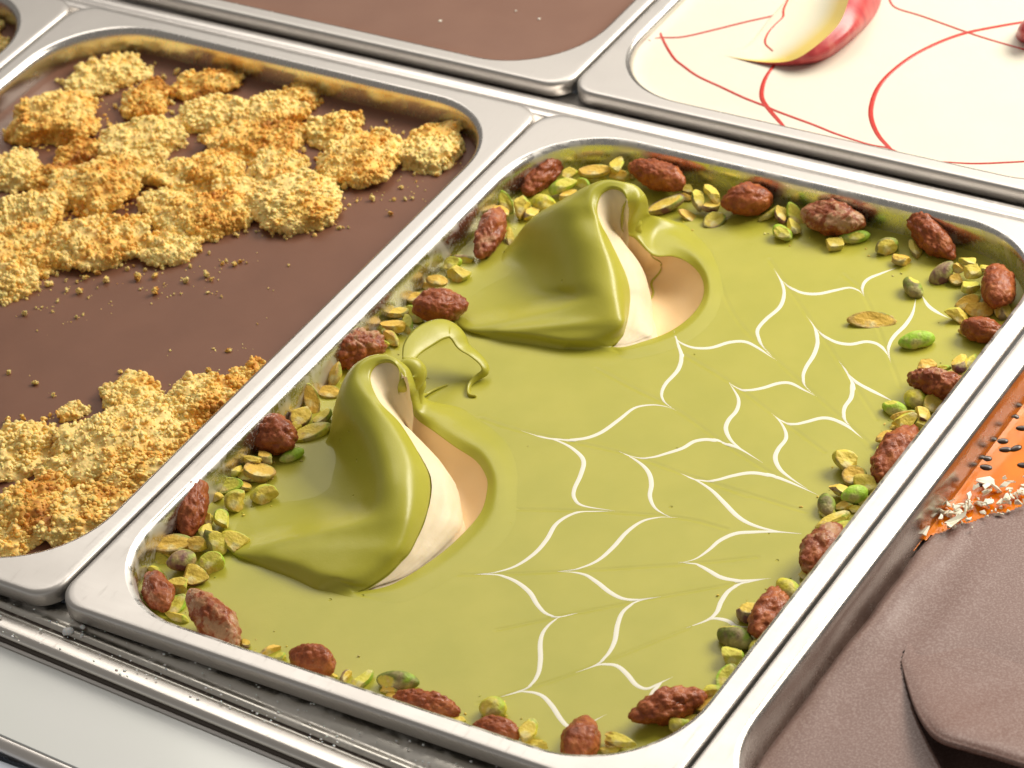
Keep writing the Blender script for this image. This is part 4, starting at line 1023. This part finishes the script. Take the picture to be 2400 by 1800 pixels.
for k, (c, x, y, L, W, ang, kind, sh, lift, where) in enumerate(PIS):
    X, Y = px(c, x, y); sc = 1/K/6.46
    w_ = W*sc; h_ = w_*(1.15 if sh != 'h' else 1.15)
    z = ZS+h_*(0.34 if sh != 'h' else 0.12)+lift*1.7
    ax, ln = image_axis(X, Y, ang, L/K, z, max(9.0, L*sc*1.05))
    v, f, cut = pistachio(1000+k*3, max(ln, L*sc)*1.2, w_*1.28, max(h_, 1.6), sh)
    rj = 0.10 if sh == 'h' else 0.28
    R_ = frame(ax if k % 2 else -ax, TOC*(0.35 if sh == 'h' else 0.5)+np.array([rj*RND.gauss(0, 1), rj*RND.gauss(0, 1), .7]))
    o = link('pistachio_piece', mesh_from(v@R_.T, f), MAT['pist'], None, at(X, Y, z))
    o.data.set_sharp_from_angle(angle=math.radians(38))
    o.data.attributes.new('cut', 'FLOAT', 'POINT').data.foreach_set('value', cut.astype(np.float32))
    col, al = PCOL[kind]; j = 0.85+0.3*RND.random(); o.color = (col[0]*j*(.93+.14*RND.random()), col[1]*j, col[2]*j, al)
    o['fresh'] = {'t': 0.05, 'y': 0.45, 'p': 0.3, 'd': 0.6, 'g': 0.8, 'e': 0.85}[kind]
    lab = f'{PLOOK[kind]} {PSH[sh]}, {where}'
    setp(o, lab, 'pistachio', 'chopped pistachios along the walls of the green pan')
# ------------------------------------------------------------------ golden crumble on the left pan
m = M('crumble'); oi = m.n('ShaderNodeObjectInfo'); a = m.n('ShaderNodeAttribute'); a.attribute_name = 'toast'
n1 = m.noise(330, 4, 0.6); n2 = m.noise(95, 3, 0.55)
t = m.math('ADD', m.math('MULTIPLY', a.outputs['Fac'], 0.55), m.math('MULTIPLY', m.math('SUBTRACT', n2, 0.5), 1.5))
t = m.math('ADD', t, m.math('MULTIPLY', m.math('SUBTRACT', n1, 0.5), 0.8))
t = m.math('ADD', t, oi.outputs['Alpha'])
m.color(m.ramp(t, [(0.08, (0.96, 0.695, 0.25)), (0.34, (0.92, 0.56, 0.13)), (0.58, (0.70, 0.33, 0.04)), (0.90, (0.40, 0.14, 0.018))]))
m.set(Roughness=0.62, Subsurface_Weight=0.3, Subsurface_Scale=0.002)
vo = m.n('ShaderNodeTexVoronoi'); vo.inputs['Scale'].default_value = 700; m.l(m.coord(), vo.inputs['Vector'])
m.bump(m.math('SUBTRACT', m.math('MULTIPLY', m.noise(1500, 3, 0.65), 0.5), vo.outputs['Distance']), 0.5, 0.0006); MAT['crumb'] = m.m
def chunk_mesh(seed, a_, b_, h_, sub):
    """flattened cauliflower lump of crumbs, half axes in mm; local frame x right, y away, z up"""
    v, f = ICO[sub]; r = np.random.RandomState(seed)
    rad = 1+0.28*vnoise(v, seed, 3, 0.8)+0.20*vnoise(v, seed+1, 2, 2.3)
    lob = 1+0.20*vnoise(np.c_[v[:, :2], 0*v[:, 0]]/np.maximum(np.hypot(v[:, 0], v[:, 1]), .05)[:, None], seed+4, 3, 1.1)
    p = v*rad[:, None]*np.array([a_, b_, h_])*np.c_[lob, lob, 1+0.25*vnoise(v, seed+6, 2, 1.3)]
    p[:, 2] = np.where(p[:, 2] < -0.45*h_, -0.45*h_+(p[:, 2]+0.45*h_)*0.25, p[:, 2])
    nrm = v/np.array([a_, b_, h_]); nrm /= np.linalg.norm(nrm, axis=1)[:, None]
    toast = np.zeros(len(p)); A_ = 4*math.pi*((a_*b_)**1.6/3+(a_*h_)**1.6/3+(b_*h_)**1.6/3)**(1/1.6)
    for rg, amp, dens in ((2.7, 1.7, 0.06), (1.3, 0.6, 0.3)):
        c = p[r.choice(len(p), int(min(2600, max(6, A_*dens))))]
        d = nearest(p, c); e = np.sqrt(np.maximum(0, 1-(d/(rg*max(.55, min(1, a_/6))))**2)); p = p+nrm*(e*amp*max(.5, min(1, a_/6)))[:, None]
        toast += e*(0.22 if rg > 2 else 0.10)
    top = np.where(p[:, 2] > -0.40*h_)[0]
    n = int(min(1000, A_*0.62/1.1)); q = r.choice(top, n); bv, bf = ICO[2]; nb = len(bv)
    rad = (0.35+0.95*r.rand(n)**1.8)*min(1, .55+a_/20)                                      # the separate grains the lump is baked from
    G = bv[None]*(1+0.22*np.sin(bv@r.normal(size=3)*3)[None, :, None])*rad[:, None, None]*(0.6+0.7*r.rand(n, 1, 3))+(p[q]+nrm[q]*rad[:, None]*(-0.35+.8*r.rand(n, 1)))[:, None]
    nf = int(14+a_*1.6); an = r.rand(nf)*6.28; rr = 1.02+0.10*r.randn(nf); rf = (0.45+0.75*r.rand(nf))*min(1, .5+a_/16)   # crumbs round its foot
    H = bv[None]*rf[:, None, None]*(0.75+0.5*r.rand(nf, 1, 3))+np.stack([np.cos(an)*a_*rr, np.sin(an)*b_*rr, np.full(nf, -0.40*h_)], 1)[:, None]
    BF = np.array(bf)
    allv = np.concatenate([p, G.reshape(-1, 3), H.reshape(-1, 3)])
    allf = np.concatenate([np.array(f), (BF[None]+(np.arange(n+nf)*nb)[:, None, None]+len(p)).reshape(-1, 3)])
    big = 0.4*vnoise(v, seed+9, 2, .8)+np.clip(v[:, 2], 0, 1)*0.22
    toast = np.r_[toast*0.6+big, np.repeat(toast[q]*.6+big[q]+0.10*r.randn(n), nb), np.repeat(.2+.35*r.rand(nf), nb)]
    return allv, allf, toast
CH = [ # D x, y, rx, ry, toast, label
 (228,165,92,47,-.05,'large pale crumble lump at the top of the heap, against the pan back wall'),
 (122,262,112,72,.22,'wide golden brown crumble lump at the left of the heap, below the pale topmost one'),
 (316,226,56,46,.20,'smooth round tan crumble lump just right of the pale topmost lump'),
 (442,188,78,32,.28,'flat browned crumble lump by the back wall, right of the smooth round one'),
 (322,305,90,50,-.12,'palest crumble lump in the upper middle of the heap'),
 (455,250,86,42,-.02,'pale gold crumble lump between the browned flat one and the middle of the heap'),
 (588,245,82,48,-.04,'pale crumble lump near the back wall, right of the heap middle'),
 (650,215,46,38,.22,'brown topped crumble lump touching the back wall'),
 (728,280,68,42,.10,'golden two-part crumble lump at the right end by the back wall'),
 (782,345,82,62,.06,'large ragged crumble lump second from the right corner'),
 (925,326,62,50,-.04,'separate crumble lump alone in the far right corner of the pan'),
 (560,305,98,46,.16,'golden crumble lump in the middle, left of the ragged right lumps'),
 (440,372,106,50,.12,'long golden crumble lump across the middle of the heap'),
 (232,402,110,64,.14,'big golden crumble lump left of centre in the heap'),
 (30,372,66,46,-.06,'pale crumble lump at the left picture edge, middle of the heap'),
 (112,388,48,32,.24,'small browned crumble lump beside the pale left edge one'),
 (600,365,62,44,-.02,'pale crumble lump joining the two right clusters'),
 (648,440,98,74,-.06,'large pale crumble lump jutting out to the right over bare chocolate'),
 (352,438,52,30,-.08,'small pale crumble lump wedged between two long golden ones'),
 (446,470,108,56,.10,'golden crumble lump at the lower right edge of the heap'),
 (64,462,92,58,.10,'golden crumble lump at the left edge, lower half of the heap'),
 (222,520,112,62,.04,'broad crumble lump at the bottom middle of the upper heap'),
 (366,536,64,38,-.05,'small pale crumble lump at the bottom right tip of the upper heap'),
 (28,605,58,76,.06,'tall crumble lump at the lower left end of the upper heap'),
 (40,530,72,46,.14,'browned crumble lump above the lower left end lump'),
 (118,560,60,34,-.02,'low crumble lump left of the broad bottom one'),
 (180,330,52,30,.22,'small brown crumble lump filling the gap left of the palest one'),
 (505,415,50,34,.04,'small crumble lump at the right side of the long golden one'),
 (42,972,62,50,-.06,'pale crumble lump at the left picture edge in the lower heap'),
 (245,965,122,80,-.05,'largest pale crumble lump in the middle of the lower heap'),
 (350,905,78,56,-.02,'pale crumble lump against the right wall in the lower heap'),
 (278,862,56,44,.08,'upright crumble lump at the top of the lower heap'),
 (455,872,78,54,.18,'golden brown crumble lump at the right wall, top of the lower heap'),
 (540,826,42,34,.20,'browned crumble lump cut off by the right rim, uppermost there'),
 (132,1034,52,46,.04,'round crumble lump left of the largest pale one'),
 (60,1105,98,64,.12,'golden crumble lump at the bottom left of the lower heap'),
 (196,1112,104,58,.10,'golden crumble lump at the front, beside the near right corner'),
 (302,1028,76,56,.02,'crumble lump between the largest pale one and the right rim'),
 (388,962,66,48,.06,'crumble lump pressed against the right rim, middle of the lower heap'),
 (14,1158,60,34,.02,'crumble lump half hidden at the front rim, bottom left'),
 (158,890,30,17,-.04,'small loose two-lobed crumble lump above the lower heap')]
GRP = 'crumble lumps on the chocolate gelato'
def put_chunk(k, x, y, rx, ry, toast, lab, zc):
    X, Y = px('D', x, y); sc = 2400/2212/6.46
    a_ = rx*sc*1.04; r_ = ry*sc; b_ = min(a_*0.92, r_*1.15); h_ = math.sqrt(max(0.0, r_*r_-(0.6*b_)**2))/0.8
    h_ = min(0.40*r_/0.8, 0.34*a_); b_ = min(math.sqrt(r_*r_-(0.8*h_)**2)/0.6*0.95, 1.3*a_)
    v, f, t = chunk_mesh(2000+k*11, a_, b_, h_, 5)
    R_ = np.stack([IR, IF, [0, 0, 1.0]], 1); v = v@R_.T
    z = zc+0.40*h_
    o = link('crumble_lump', fast_tris(v, f), MAT['crumb'], None, at(X, Y, z)); setp(o, lab, 'crumble lump', GRP)
    o.data.attributes.new('toast', 'FLOAT', 'POINT').data.foreach_set('value', t.astype(np.float32))
    o.color = (1, 1, 1, 1)
    o['toast'] = toast*1.5-0.02; return o
at_n = m.n('ShaderNodeAttribute'); at_n.attribute_type = 'OBJECT'; at_n.attribute_name = 'toast'
for l_ in list(m.t.links):
    if l_.from_node == oi: s_ = l_.to_socket; m.t.links.remove(l_); m.l(at_n.outputs['Fac'], s_)
for k, c in enumerate(CH): put_chunk(k, *c, ZC)
for k, (x, y, rx, ry, lab) in enumerate([(-6,96,26,22,'blurred crumble lump at the far left picture edge in the corner pan'),(-30,60,40,26,'crumble lump of the corner pan mostly outside the picture')]):
    put_chunk(80+k, x, y, rx, ry, 0.0, lab, ZC)
# loose crumbs: (C crop x, y, size), then D points by the back wall and right corner
TPL = []
for k in range(8):
    v, f, t = chunk_mesh(5000+k, 1.0*3, 0.8*3, 0.7*3, 4); me = fast_tris(v/3.6, f); me.materials.append(MAT['crumb']); me.name = 'crumb'
    me.attributes.new('toast', 'FLOAT', 'POINT').data.foreach_set('value', t.astype(np.float32)); TPL.append(me)
CR = [('C',x,y,s) for x,y,s in [(232,335,16),(272,332,16),(338,360,18),(373,292,20),(495,395,24),(538,378,18),(460,428,10),(242,486,12),(572,272,15),(425,160,18),(430,220,28),(515,225,46),(685,155,45),(630,110,36),(550,140,36),(320,180,38),(255,220,22),(250,180,26),(498,165,22),(345,110,30),(370,120,26),(890,140,46),(1005,225,50),(1000,130,36),(908,215,16),(1062,180,14),(1128,245,14),(1170,245,14),(1205,155,40),(1340,118,44),(1370,150,30),(1345,235,20),(1436,262,16),(1398,248,8),(980,308,10),(1440,48,26),(1465,30,20),(1520,50,30),(1555,35,24),(1598,42,14),(1870,60,14),(1668,440,10),(1740,212,7),(1102,612,15),(1382,600,14),(1480,612,26),(782,750,26),(55,755,28),(230,822,34),(345,900,26),(825,820,9),(1100,835,13),(1350,745,42),(1400,775,28),(740,890,46),(1045,880,34),(52,1060,38),(148,1048,32),(285,1055,34),(325,1030,26),(340,1098,36),(100,1105,30),(470,1010,40),(1165,45,24),(1230,65,26),(825,85,28),(785,60,24),(865,65,16),(760,180,7),(630,205,14),(705,308,7),(530,95,20),(600,95,24),(940,90,22),(210,150,30),(300,140,24),(410,440,7),(1572,596,7)]]
CR += [('A',x,y,s) for x,y,s in [(475,1130,22),(485,1175,14),(390,1212,28),(545,1232,11),(200,1285,36),(340,1290,22),(415,1290,22),(462,1282,22),(318,1382,30),(100,1300,18),(45,1472,14),(8,1470,12),(378,1165,8),(260,1295,9),(742,1060,10),(290,790,24),(300,850,50),(340,890,36),(400,860,20),(410,910,22),(370,1020,26),(360,950,20),(195,830,22)]]
CR += [('O',x,y,s) for x,y,s in [(372,520,30),(975,440,44),(1005,410,24),(1145,465,44),(1060,500,40),(1265,490,40),(1350,520,24),(1520,540,26),(750,690,34),(660,650,22),(1280,820,20),(1320,850,20),(1220,840,22),(1290,910,24),(2045,1025,24),(2095,1060,20),(2160,720,18),(1570,1165,18),(1580,1215,14),(1610,1230,12),(1610,1305,20),(640,980,34),(590,1010,30),(690,1010,26),(450,1090,40),(1470,1500,28),(1530,1520,30),(1590,1500,22),(1660,1500,16),(1720,1490,16),(1855,1550,14),(1400,1560,26),(1300,1620,26),(1355,1640,20),(2195,1475,24),(985,1420,30),(1430,1470,22)]]
for (x, y, rx, ry, t_, l_) in CH:
    for q_ in range(2):
        an = RND.random()*6.28; CR.append(('Q', (x+math.cos(an)*rx*1.02)*3, (y+math.sin(an)*ry*.95+6)*3, RND.uniform(20, 46)))
CROP['Q'] = (0, 0, 3*2212/2400)
for k, (c, x, y, s) in enumerate(CR):
    d = s/K/6.46*1.4; X, Y = px(c, x, y)
    g_ = at(X, Y, ZC)
    if c == 'Q' and not (-239 < g_[0] < -14 and 14 < g_[1] < 327): continue
    o = bpy.data.objects.new('crumb', TPL[k % 8]); S.collection.objects.link(o)
    o.location = Vector(at(X, Y, ZC+d*0.32).tolist())*MM; sc = d/2.0
    o.scale = (sc*(0.85+.3*RND.random()), sc*(0.8+.3*RND.random()), sc*(.75+.3*RND.random())); o.rotation_euler = (RND.random()*6, RND.random()*6, RND.random()*6)
    o['toast'] = RND.choice([-.12, -.05, 0, .05, .22, .35])
    wh = ('just above the lower crumble heap' if y >= 520 else 'on bare chocolate just below the upper crumble heap') if c == 'C' else 'at the foot of the large crumble lumps' if c == 'Q' else ('near the far right corner lump of the crumble pan' if c == 'A' else ('at the lower right edge of the upper crumble heap' if y > 1100 else 'in the gaps between lumps of the upper crumble heap'))
    setp(o, 'small loose golden crumb '+wh, 'crumb', 'loose crumbs '+wh)
fv_, ff_ = [], []
for k in range(520):
    j = RND.randrange(len(CR)); c, x, y, s = CR[j]; r = abs(RND.gauss(0, 1))
    an = RND.random()*6.28; X, Y = px(c, x+math.cos(an)*r*60, y+math.sin(an)*r*34)
    p = at(X, Y, ZC)
    if not (-238 < p[0] < -13 and 14 < p[1] < 328): continue
    q = RND.uniform(.12, .38); s_ = b1*np.array([q, q*.85, q*.8])*(1+0.3*vnoise(b1, k+4000, 2, 1.2)[:, None])+p+np.array([0, 0, q*.5]); n = len(fv_)
    fv_ += s_.tolist(); ff_ += [[i+n for i in g] for g in f1]
o = obj('fine_crumbs', fv_, ff_, MAT['crumb'], None, True, (-126, 170, ZC)); setp(o, 'fine dusty golden crumbs scattered over the brown chocolate', 'crumbs', None, 'stuff')
o['toast'] = 0.0

fv_, ff_ = [], []
for k in range(420):                                   # splinters that fell off the chopped nuts
    c, x, y = PIS[RND.randrange(len(PIS))][:3]; X, Y = px(c, x+RND.gauss(0, 85), y+RND.gauss(0, 60)); p = at(X, Y, ZS+.1)
    if not (14 < p[0] < 236 and 18 < p[1] < 327): continue
    q = RND.uniform(.14, .5); s_ = b1*np.array([q*1.3, q*.85, q*.7])*(1+0.35*vnoise(b1, k+7000, 2, 1.2)[:, None])
    a_ = RND.random()*6.28; s_ = np.c_[s_[:, 0]*math.cos(a_)-s_[:, 1]*math.sin(a_), s_[:, 0]*math.sin(a_)+s_[:, 1]*math.cos(a_), s_[:, 2]]+p; n = len(fv_)
    fv_ += s_.tolist(); ff_ += [[i+n for i in g] for g in f1]
o = obj('nut_crumbs', fv_, ff_, MAT['pist'], None, True, (125, 170, ZS)); setp(o, 'tiny green and gold nut splinters scattered on the sauce near the pan walls', 'nut crumbs', None, 'stuff')
o.color = (.62, .58, .10, .35); o['fresh'] = 0.4; o.data.attributes.new('cut', 'FLOAT', 'POINT').data.foreach_set('value', (np.random.RandomState(3).rand(len(fv_)//len(b1)).repeat(len(b1)) > .5).astype(np.float32))
S.view_layers[0].update()
